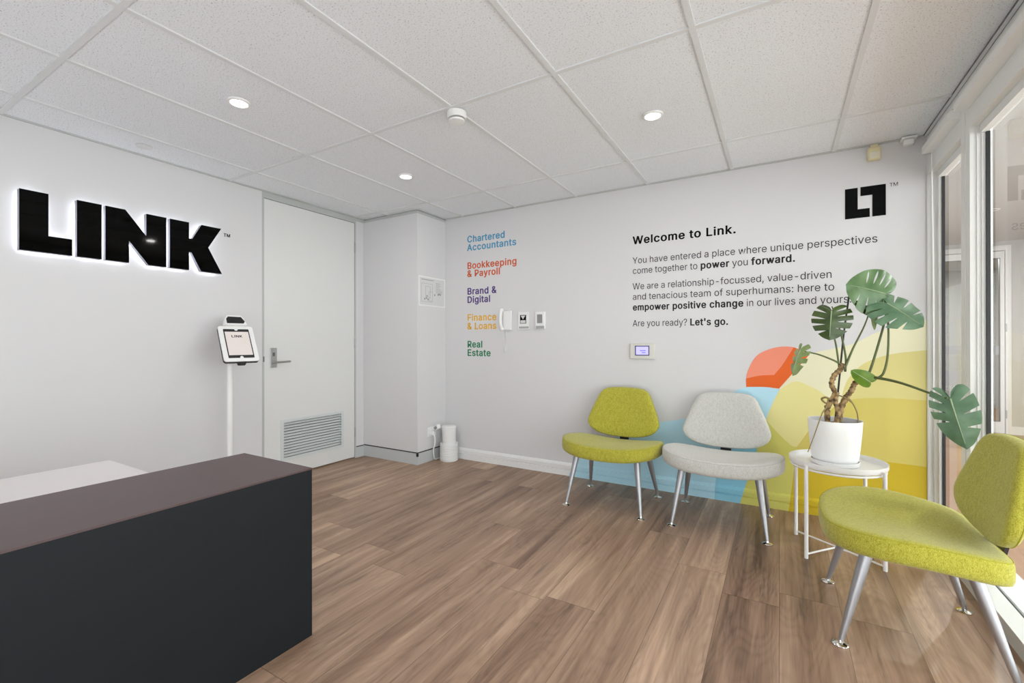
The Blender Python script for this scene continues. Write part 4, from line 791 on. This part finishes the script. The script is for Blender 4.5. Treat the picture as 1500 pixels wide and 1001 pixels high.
HALF = [(-0.02, 0.0), (-0.16, 0.09), (-0.26, 0.24), (-0.23, 0.42), (-0.06, 0.55), (0.18, 0.60), (0.42, 0.56), (0.66, 0.44), (0.88, 0.22), (1.0, 0.0)]
def monstera_leaf(A, T, N, m, wid=1.0, slits=(0.36, 0.50, 0.63, 0.76), slits2=None, depth=0.42, gap=0.020, fold=0.10, droop=0.15, curl=0.10, sides=(1, -1), base=1.0, name='leaf', closed=()):
    A, T, N = Vector(A), Vector(T), Vector(N)
    ux = (T - A); Ln = ux.length; ux.normalize(); uy = N.cross(ux).normalized(); uz = ux.cross(uy).normalized()
    hp = [Vector((u * (base if u < 0 else 1), v * wid, 0)) for u, v in HALF]
    cvp = catmull(hp, 10); nn = len(cvp) - 1
    def mar(s):
        q = min(max(s, 0.0), 1.0) * nn; i = min(int(q), nn - 1); return cvp[i].lerp(cvp[i + 1], q - i)
    def mid(s): return Vector((0.92 * max(0.0, (s - 0.30) / 0.70), 0, 0))
    def place(s, v, side):
        p = mid(s).lerp(mar(s), v); x, y = p.x, p.y
        z = -fold * y - droop * x * x - curl * y * y * 1.6 + 0.018 * math.sin(s * 26) * v
        return A - Vector((PC[0], PC[1], PZ)) + Ln * (ux * x + uy * y * side + uz * z)
    bm = bmesh.new()
    for side in sides:
        sl = list(slits if side == 1 or slits2 is None else slits2); bounds = [0.0] + sl + [1.0]
        NV = 18
        for k in range(len(bounds) - 1):
            a, c = bounds[k], bounds[k + 1]; NU = 10
            grid = []
            for j in range(NV + 1):
                v = j / NV
                if side in closed: g = 0.0 if v <= depth or v >= 0.90 else gap * math.sin(PI * (v - depth) / (0.90 - depth)) ** 0.6
                else: g = 0.0 if v <= depth else gap * ((v - depth) / (1 - depth)) ** 0.65
                lo = a + (g if k > 0 else 0); hi = c - (g if k < len(bounds) - 2 else 0)
                grid.append([bm.verts.new(place(lo + (hi - lo) * i / NU, v, side)) for i in range(NU + 1)])
            for j in range(NV):
                for i in range(NU):
                    q = (grid[j][i], grid[j][i + 1], grid[j + 1][i + 1], grid[j + 1][i])
                    try: bm.faces.new(q)
                    except ValueError: pass
    bmesh.ops.remove_doubles(bm, verts=bm.verts[:], dist=1e-5)
    bmesh.ops.dissolve_degenerate(bm, dist=1e-6, edges=bm.edges[:])
    bmesh.ops.recalc_face_normals(bm, faces=bm.faces[:])
    bmesh.ops.solidify(bm, geom=bm.faces[:], thickness=0.0012)
    o = obj(name, bm, m, pm, smooth=True)
    b = bmesh.new(); tube(b, [place(0.30 + 0.68 * i / 10, 0.0, 1) + uz * 0.0008 for i in range(11)], [0.0032 - 0.00022 * i for i in range(11)], 8)
    obj('midrib', b, M_VEIN, o, smooth=True)
    return o
toC = Vector((-0.25, -1.0, 0.05))
# big upright top leaf, the drooping leaf beside it, the low leaf by the window
monstera_leaf((4.122, -0.575, 1.400), (3.968, -0.650, 1.462), Vector((-0.15, -0.93, 0.30)), M_LEAFA, wid=1.22, fold=0.05, droop=0.22, slits=(0.36, 0.49, 0.62, 0.76), slits2=(0.40, 0.50, 0.60, 0.71), depth=0.28, gap=0.014, closed=(-1,))
monstera_leaf((4.124, -0.612, 1.348), (4.258, -0.68, 1.232), Vector((0.22, -0.80, 0.52)), M_LEAFD, wid=0.98, fold=0.20, droop=0.10, slits=(0.42, 0.58, 0.76), slits2=(0.40, 0.53, 0.66, 0.80), depth=0.33, gap=0.018)
monstera_leaf((3.888, -0.605, 1.318), (3.872, -0.65, 1.165), Vector((-0.1, -0.72, 0.69)), M_LEAFB, wid=1.0, fold=0.34, droop=0.18, slits=(0.36, 0.48, 0.60, 0.74), slits2=(0.40, 0.54, 0.66, 0.80), depth=0.30, gap=0.024)
monstera_leaf((3.745, -0.58, 1.104), (3.690, -0.60, 0.962), Vector((-0.75, -0.60, 0.25)), M_LEAFE, wid=0.62, fold=0.25, droop=0.15, slits=(0.42, 0.56, 0.70), depth=0.35, gap=0.03)
monstera_leaf((4.056, -0.60, 0.936), (3.968, -0.62, 1.000), Vector((-0.1, -1.0, -0.05)), M_LEAFC, wid=0.62, fold=0.10, droop=-0.10, slits=(), base=0.5)
monstera_leaf((4.052, -0.56, 1.314), (3.990, -0.60, 1.376), Vector((0.1, -0.9, 0.4)), M_LEAFB, wid=0.42, fold=0.25, droop=0.2, slits=(), slits2=(0.6,), base=0.4)
monstera_leaf((4.078, -0.56, 1.318), (4.072, -0.59, 1.212), Vector((-0.4, -0.9, 0.1)), M_LEAFE, wid=0.24, fold=0.2, droop=0.1, slits=(), base=0.4)
monstera_leaf((4.290, -0.932, 0.899), (4.326, -0.985, 0.690), Vector((-0.42, -0.86, 0.22)), M_LEAFD, wid=0.62, fold=0.12, droop=0.10, slits=(0.42, 0.58, 0.74), slits2=(0.33, 0.44, 0.55, 0.66), depth=0.36, gap=0.020)

# ================================================================== TABLET KIOSK
ks = thing('tablet_kiosk', 'white pole mounted sign in tablet standing beside the white door', 'tablet stand', (0.22, -1.832, 0))
b = bmesh.new(); cyl(b, (0, 0), 0.019, 0.008, 1.06, 28); obj('pole', b, M_WHITE, ks, smooth=True)
b = bmesh.new(); lathe(b, [(0, 0), (0.16, 0), (0.162, 0.004), (0.155, 0.008), (0.02, 0.010), (0, 0.010)], (0, 0), 48); obj('base_plate', b, M_WHITE, ks, smooth=True)
az, ti = math.radians(-12), math.radians(33)
nh = Vector((math.cos(az), math.sin(az), 0)); nrm = nh * math.cos(ti) + Vector((0, 0, math.sin(ti))); upv = -nh * math.sin(ti) + Vector((0, 0, math.cos(ti))); rgt = upv.cross(nrm)
TCn = Vector((0.295 - 0.22, -1.812 + 1.832, 1.140))
def kframe(bm):
    for v in bm.verts: v.co = TCn + rgt * v.co.x + upv * v.co.y + nrm * v.co.z
    return bm
def kb(x0, x1, y0, y1, z0, z1, bev=0.0): return kframe(box(x0, x1, y0, y1, z0, z1, bev, 3))
def rrect(w, h, r, n=6):
    out = []
    for cx_, cy_, a0 in ((w - r, h - r, 0), (-w + r, h - r, PI / 2), (-w + r, -h + r, PI), (w - r, -h + r, 1.5 * PI)):
        out += [(cx_ + r * math.cos(a0 + PI / 2 * i / n), cy_ + r * math.sin(a0 + PI / 2 * i / n)) for i in range(n + 1)]
    return out
ID = lambda u, v, d: (u, v, d)
b = bmesh.new(); prism(b, rrect(0.112, 0.148, 0.018), ID, -0.024, -0.004); e_ = obj('enclosure_back', kframe(b), M_BLACK, ks); e_['label'] = 'black enclosure back'
b = bmesh.new(); prism(b, rrect(0.112, 0.148, 0.018), ID, -0.004, 0.006); enc = obj('enclosure', kframe(b), M_WHITE, ks)
b = bmesh.new(); prism(b, rrect(0.083, 0.122, 0.005), ID, 0.006, 0.0072); tab = obj('tablet', kframe(b), M_BLACK, enc); tab['label'] = 'black tablet bezel'
b = bmesh.new(); prism(b, rrect(0.076, 0.099, 0.002), ID, 0.0072, 0.0080); sc = obj('screen', kframe(b), M_SCREEN, enc); sc['label'] = 'lit pale screen with a dark heading'
b = text_bm([('LINK', True)], 0.019, 0.072)
for v in b.verts: v.co = Vector((v.co.x - 0.040, v.co.y + 0.050, 0.0083 + v.co.z))
obj('heading', kframe(b), M_INK, enc)
for yy in (0.119, -0.119):
    b = bmesh.new(); prism(b, [(0.011 * math.cos(2 * PI * i / 20), yy + 0.011 * math.sin(2 * PI * i / 20)) for i in range(20)], ID, 0.0072, 0.0085); obj('bezel_button', kframe(b), M_WHITE, enc)
b = bmesh.new(); prism(b, [(-0.070, 0.147), (0.072, 0.147), (0.060, 0.205), (0.040, 0.228), (-0.046, 0.228), (-0.062, 0.205)], ID, -0.030, 0.030); hd = obj('camera_hood', kframe(b), M_WHITE, ks)
b = bmesh.new(); prism(b, [(-0.056, 0.158), (0.052, 0.158), (0.062, 0.176), (0.042, 0.214), (-0.042, 0.216), (-0.056, 0.198)], ID, 0.030, 0.032); obj('camera_window', kframe(b), M_BLACK, hd)
b = bmesh.new(); tube(b, [TCn - nrm * 0.02, TCn - nrm * 0.05, Vector((0, 0, 1.06)), Vector((0, 0, 1.03))], 0.016, 14); obj('tilt_bracket', b, M_WHITE, ks, smooth=True)
b = bmesh.new(); prism(b, rrect(0.026, 0.012, 0.008), ID, -0.03, -0.006)
for v in b.verts: v.co.y -= 0.152
obj('lock_knob', kframe(b), M_BLACK, ks)

# ================================================================== THINGS ON THE WALLS
ph = thing('wall_phone', 'white intercom handset with curly cord on the back wall', 'wall phone', (1.455, 0, 1.36))
def W_(x0, x1, d0, d1_, z0, z1, bev=0.0, o=(1.455, 1.36)): return box(x0 - o[0], x1 - o[0], -d1_, -d0, z0 - o[1], z1 - o[1], bev)
obj('base', W_(1.425, 1.512, 0.0, 0.030, 1.262, 1.440, 0.006), M_WHITE, ph)
b = bmesh.new(); tube(b, catmull([(-0.032, -0.040, -0.095), (-0.032, -0.052, -0.075), (-0.032, -0.068, -0.03), (-0.032, -0.070, 0.02), (-0.032, -0.058, 0.07), (-0.032, -0.044, 0.092)], 5), [0.019] * 4 + [0.015] * 18 + [0.019] * 4, 14)
hs = obj('handset', b, M_WHITE, ph, smooth=True)
pts = []
for i in range(140):
    q = i / 139; a = q * 2 * PI * 26
    cxx = -0.03 + 0.030 * q + 0.012 * math.sin(q * PI); cz = -0.105 - 0.20 * math.sin(q * PI)
    pts.append((cxx + 0.005 * math.cos(a), -0.018 + 0.005 * math.sin(a) - 0.008 * math.sin(q * PI), cz))
b = bmesh.new(); tube(b, pts, 0.0016, 6); obj('curly_cord', b, M_WHITE, ph, smooth=True)
sw1 = thing('wall_switch', 'white keypad plate with black and white icon, beside the wall phone', 'switch', (1.635, 0, 1.344), 0, 'small white wall controls')
o1 = (1.635, 1.344)
obj('plate', W_(1.578, 1.692, 0, 0.012, 1.262, 1.427, 0.003, o1), M_WHITE, sw1)
obj('icon_plate', W_(1.600, 1.662, 0.012, 0.015, 1.318, 1.396, 0, o1), M_INK, sw1)
b = bmesh.new(); prism(b, [(-0.028, 0.046), (0.020, 0.046), (-0.004, 0.012)], XZ(0), 0.015, 0.0156); bx(b, -0.030, 0.022, -0.0156, -0.015, -0.022, 0.004); obj('icon', b, M_PAPER, sw1)
obj('lower_ledge', W_(1.590, 1.688, 0.012, 0.020, 1.275, 1.292, 0.002, o1), M_MID, sw1)
sw2 = thing('wall_controller', 'white controller with grey display, second plate from the wall phone', 'controller', (1.806, 0, 1.342), 0, 'small white wall controls')
o2 = (1.806, 1.342)
obj('body', W_(1.760, 1.854, 0, 0.022, 1.262, 1.420, 0.004, o2), M_WHITE, sw2)
obj('display', W_(1.779, 1.830, 0.022, 0.024, 1.318, 1.396, 0, o2), M_GREYLABEL, sw2)
obj('lower_flap', W_(1.770, 1.850, 0.022, 0.028, 1.270, 1.294, 0.002, o2), M_MID, sw2)
th = thing('thermostat', 'pale thermostat with violet lit screen below the welcome text', 'thermostat', (2.707, 0, 1.077))
o3 = (2.707, 1.077)
obj('body', W_(2.612, 2.803, 0, 0.022, 1.016, 1.138, 0.004, o3), mat('thermostat_plastic', (214, 213, 206), 0.45), th)
bz = obj('screen_bezel', W_(2.652, 2.764, 0.022, 0.024, 1.042, 1.120, 0, o3), mat('bezel_violet_grey', (66, 62, 96), 0.4), th)
obj('screen', W_(2.660, 2.757, 0.024, 0.025, 1.049, 1.113, 0, o3), M_LCD, bz)
b = bmesh.new()
for x0, x1, z in ((-0.015, 0.030, 0.004), (0.0, 0.028, -0.012)): bx(b, x0, x1, -0.0256, -0.025, z - 0.003, z + 0.003)
obj('readout', b, mat('lcd_digits', (112, 104, 190), 0.5), bz)

ev = thing('evacuation_plan', 'faint grey printed plan in a clear holder on the corner column', 'notice', (CX1, -0.206, 1.637))
obj('holder', box(0.0005, 0.004, -0.196, 0.196, -0.142, 0.142, 0.001), M_WHITE, ev)
obj('sheet', box(0.004, 0.0046, -0.182, 0.182, -0.130, 0.130), M_PAPER, ev)
b = bmesh.new(); rnd = random.Random(4)
def ln(y0, y1, z0, z1): bx(b, 0.0046, 0.0050, min(y0, y1), max(y0, y1), min(z0, z1), max(z0, z1))
ln(-0.16, 0.02, 0.108, 0.114)
for (y0, y1, z0, z1) in ((-0.16, 0.0, -0.10, 0.075), (-0.10, -0.03, -0.06, 0.05), (-0.05, 0.0, -0.09, 0.0)):
    t_ = 0.0022
    ln(y0, y1, z0, z0 + t_); ln(y0, y1, z1 - t_, z1); ln(y0, y0 + t_, z0, z1); ln(y1 - t_, y1, z0, z1)
for k in range(9): ln(0.05, 0.05 + rnd.uniform(0.05, 0.11), 0.09 - k * 0.012, 0.093 - k * 0.012)
for k in range(8):
    y = rnd.uniform(-0.15, 0.13); z = rnd.uniform(-0.10, -0.01); ln(y, y + 0.018, z, z + 0.016)
obj('print', b, mat('faint_print', (150, 150, 150), 0.6), ev)

pr = thing('motion_sensor', 'yellowed cream motion sensor high on the back wall above the logo', 'sensor', (4.155, 0, 2.33))
obj('body', box(-0.034, 0.034, -0.042, 0.0, -0.042, 0.036, 0.008), M_CREAM, pr)
obj('lens', box(-0.026, 0.026, -0.046, -0.041, -0.036, 0.006, 0.002), mat('sensor_lens', (224, 220, 200), 0.4), pr)
obj('bracket', box(-0.02, 0.02, -0.03, 0.0, 0.036, 0.055, 0.003), M_CREAM, pr)
cs = thing('ceiling_sensor', 'small white sensor tucked in the ceiling corner beside the window', 'sensor', (4.318, -0.035, H - 0.001))
b = bmesh.new(); bx(b, -0.036, 0.036, -0.030, 0.034, -0.012, 0.0); obj('mount', b, M_WHITE, cs)
obj('body', box(-0.026, 0.026, -0.024, 0.020, -0.046, -0.012, 0.007), M_WHITE, cs)

# ================================================================== THINGS IN THE CORNER BY THE COLUMN
cc_ = (0.862, -0.118)
cn = thing('ribbed_canister', 'white ribbed round canister with narrower cup on top, on the floor by the column', 'canister', (cc_[0], cc_[1], 0))
prof = [(0, 0), (0.084, 0)]
for k in range(9):
    z = 0.004 + k * 0.0178; prof += [(0.088, z + 0.002), (0.088, z + 0.0125), (0.0795, z + 0.0140), (0.0795, z + 0.0165)]
prof += [(0.088, 0.166), (0.087, 0.172), (0.07, 0.172), (0, 0.170)]
b = bmesh.new(); lathe(b, prof, (0, 0), 48); obj('ribbed_base', b, M_WHITE, cn, smooth=True)
b = bmesh.new(); lathe(b, [(0, 0.1705), (0.062, 0.1705), (0.066, 0.176), (0.069, 0.308), (0, 0.308)], (0, 0), 48); obj('cup', b, M_MID if False else M_WHITE, cn, smooth=True)
b = bmesh.new(); lathe(b, [(0, 0.3085), (0.071, 0.3085), (0.072, 0.312), (0.071, 0.332), (0.066, 0.336), (0, 0.336)], (0, 0), 48); obj('lid', b, M_WHITE, cn, smooth=True)
so = thing('power_socket', 'white double power socket on the column beside the canister', 'socket', (CX1, -0.22, 0.285))
obj('plate', box(0.0005, 0.010, -0.058, 0.058, -0.045, 0.045, 0.003), M_WHITE, so)
b = bmesh.new()
for y in (-0.028, 0.030): bx(b, 0.010, 0.0115, y - 0.012, y - 0.008, -0.01, 0.004); bx(b, 0.010, 0.0115, y + 0.008, y + 0.012, -0.01, 0.004)
obj('slots', b, M_GREYDARK, so)
pg = thing('plug_adaptor', 'white plug adaptor with grey label in the column socket', 'plug', (CX1 + 0.012, -0.178, 0.305))
bm = box(0.0, 0.060, -0.024, 0.024, -0.022, 0.022, 0.008)
bmesh.ops.rotate(bm, cent=(0, 0, 0), matrix=Matrix.Rotation(math.radians(-28), 3, 'Y'), verts=bm.verts[:]); obj('body', bm, M_WHITE, pg)
bm = box(0.012, 0.046, -0.0255, -0.0242, -0.013, 0.013)
bmesh.ops.rotate(bm, cent=(0, 0, 0), matrix=Matrix.Rotation(math.radians(-28), 3, 'Y'), verts=bm.verts[:]); obj('rating_label', bm, M_GREYLABEL, pg)
cb = thing('power_cable', 'white cable looping from the column socket down behind the canister', 'cable', (CX1 + 0.03, -0.21, 0.12))
def Q(p): return Vector((p[0] - CX1 - 0.03, p[1] + 0.21, p[2] - 0.12))
b = bmesh.new(); tube(b, catmull([Q(p) for p in ((CX1 + 0.014, -0.246, 0.275), (CX1 + 0.040, -0.246, 0.270), (CX1 + 0.055, -0.235, 0.24), (CX1 + 0.050, -0.225, 0.17), (CX1 + 0.030, -0.222, 0.115), (CX1 + 0.026, -0.215, 0.06), (CX1 + 0.022, -0.19, 0.012), (CX1 + 0.018, -0.10, 0.008))], 8), 0.006, 10)
obj('lead', b, M_WHITE, cb, smooth=True)
obj('plug', box(CX1 + 0.011 - CX1 - 0.03, 0.020, -0.056, -0.018, 0.140, 0.178, 0.006), M_WHITE, cb)

# ================================================================== THINGS ON THE CEILING
def downlight(x, y, label, group, power, visible_ring=True, hz=H):
    t = thing('downlight', label, 'ceiling light', (x, y, hz), 0, group)
    b = bmesh.new(); lathe(b, [(0.040, -0.001), (0.041, -0.004), (0.050, -0.005), (0.055, -0.002), (0.055, 0.006), (0.040, 0.006)], (0, 0), 40); obj('trim_ring', b, M_WHITE, t, smooth=True)
    b = bmesh.new(); lathe(b, [(0, 0.0005), (0.0405, 0.0005), (0.0405, 0.003), (0, 0.003)], (0, 0), 40); obj('diffuser', b, M_LAMP, t)
    la = bpy.data.lights.new('downlight_beam', 'AREA'); la.shape = 'DISK'; la.size = 0.08; la.energy = power; la.color = (1.0, 0.98, 0.95); la.spread = math.radians(180)
    lo = bpy.data.objects.new('downlight_beam', la); COL.objects.link(lo); lo.parent = t; lo.location = (0, 0, -0.006)
    return t
RG = 'round ceiling downlights'
names = {(1.237, -1.105): 'round downlight in the ceiling tile in front of the white door', (3.046, -1.097): 'round downlight nearest the window, in the ceiling in front of the welcome text', (1.237, -2.323): 'round downlight in the ceiling tile above the black letter sign'}
for (x, y) in ((1.237, -1.105), (3.046, -1.097), (1.237, -2.323), (3.046, -2.32), (1.237, -3.54), (3.046, -3.54)):
    downlight(x, y, names.get((x, y), 'round ceiling downlight outside the view, further back over the room'), RG, LAMP_W)
for (x, y) in ((5.38, 2.39), (5.5, -0.4), (5.5, -2.9), (5.5, 5.9)):
    downlight(x, y, 'round downlight in the corridor ceiling beyond the glass', 'corridor downlights', CORRIDOR_W * (0.4 if y < 0 else 1.3), hz=H + 0.01)
sd = thing('smoke_detector', 'white round smoke detector on the ceiling grid crossing', 'smoke detector', (2.146, -1.672, H - 0.0005))
b = bmesh.new(); lathe(b, [(0, 0), (0.052, 0), (0.052, -0.016), (0.050, -0.036), (0, -0.036)], (0, 0), 48); obj('body', b, M_WHITE, sd, smooth=True)
b = bmesh.new(); lathe(b, [(0, -0.0365), (0.041, -0.0365), (0.041, -0.041), (0, -0.041)], (0, 0), 48); obj('sensing_slot', b, M_GREYDARK, sd, smooth=True)
b = bmesh.new(); lathe(b, [(0, -0.0415), (0.043, -0.0415), (0.040, -0.050), (0.02, -0.053), (0, -0.053)], (0, 0), 48); obj('cap', b, M_WHITE, sd, smooth=True)
sk = bmesh.new(); lathe(sk, [(0, -0.001), (0, -0.007), (0.036, -0.007), (0.043, -0.003), (0.043, -0.001), (0, -0.001)][1:5], (0, 0), 40)
o = obj('sprinkler_cover', sk, M_TBAR, None, smooth=True, loc=(0.173, -2.33, H + 0.006)); tag(o, 'flat round sprinkler cover in the ceiling above the black letter sign', 'sprinkler')

# ================================================================== ROLLER BLINDS
for ya, yb, lab in ((-0.592, -0.130, 'short white roller blind cassette above the narrow window pane'), (-2.20, -0.690, 'long white roller blind cassette above the wide window pane')):
    yc = (ya + yb) / 2
    rbd = thing('roller_blind', lab, 'blind', (XR, yc, 2.27), 0, 'roller blinds')
    b = bmesh.new(); prism(b, [(0.0, 0.026), (-0.030, 0.026), (-0.050, 0.010), (-0.050, -0.026), (0.0, -0.026)], lambda u, v, d: (u, d, v), ya - yc, yb - yc)
    obj('cassette', b, M_WHITE, rbd)
    b = bmesh.new(); bx(b, 0.001, 0.02, ya - yc + 0.02, yb - yc - 0.02, -0.115, -0.03)
    b.free()
    for y in (yb - yc - 0.012, ya - yc + 0.012):
        b = bmesh.new(); tube(b, [(-0.022, y, 0.026), (-0.004, y, 0.034)], 0.008, 12); obj('end_cap', b, M_GREYDARK, rbd, smooth=True)
    if yb > -0.5:
        b = bmesh.new(); tube(b, catmull([(-0.012, yb - yc - 0.02, -0.02), (-0.006, yb - yc - 0.02, -0.8), (-0.005, yb - yc - 0.02, -1.45), (-0.005, yb - yc - 0.028, -1.49), (-0.005, yb - yc - 0.036, -1.45), (-0.006, yb - yc - 0.036, -0.8), (-0.012, yb - yc - 0.036, -0.02)], 5), 0.0013, 6)
        obj('chain', b, M_WHITE, rbd, smooth=True)
bpy.context.view_layer.update()
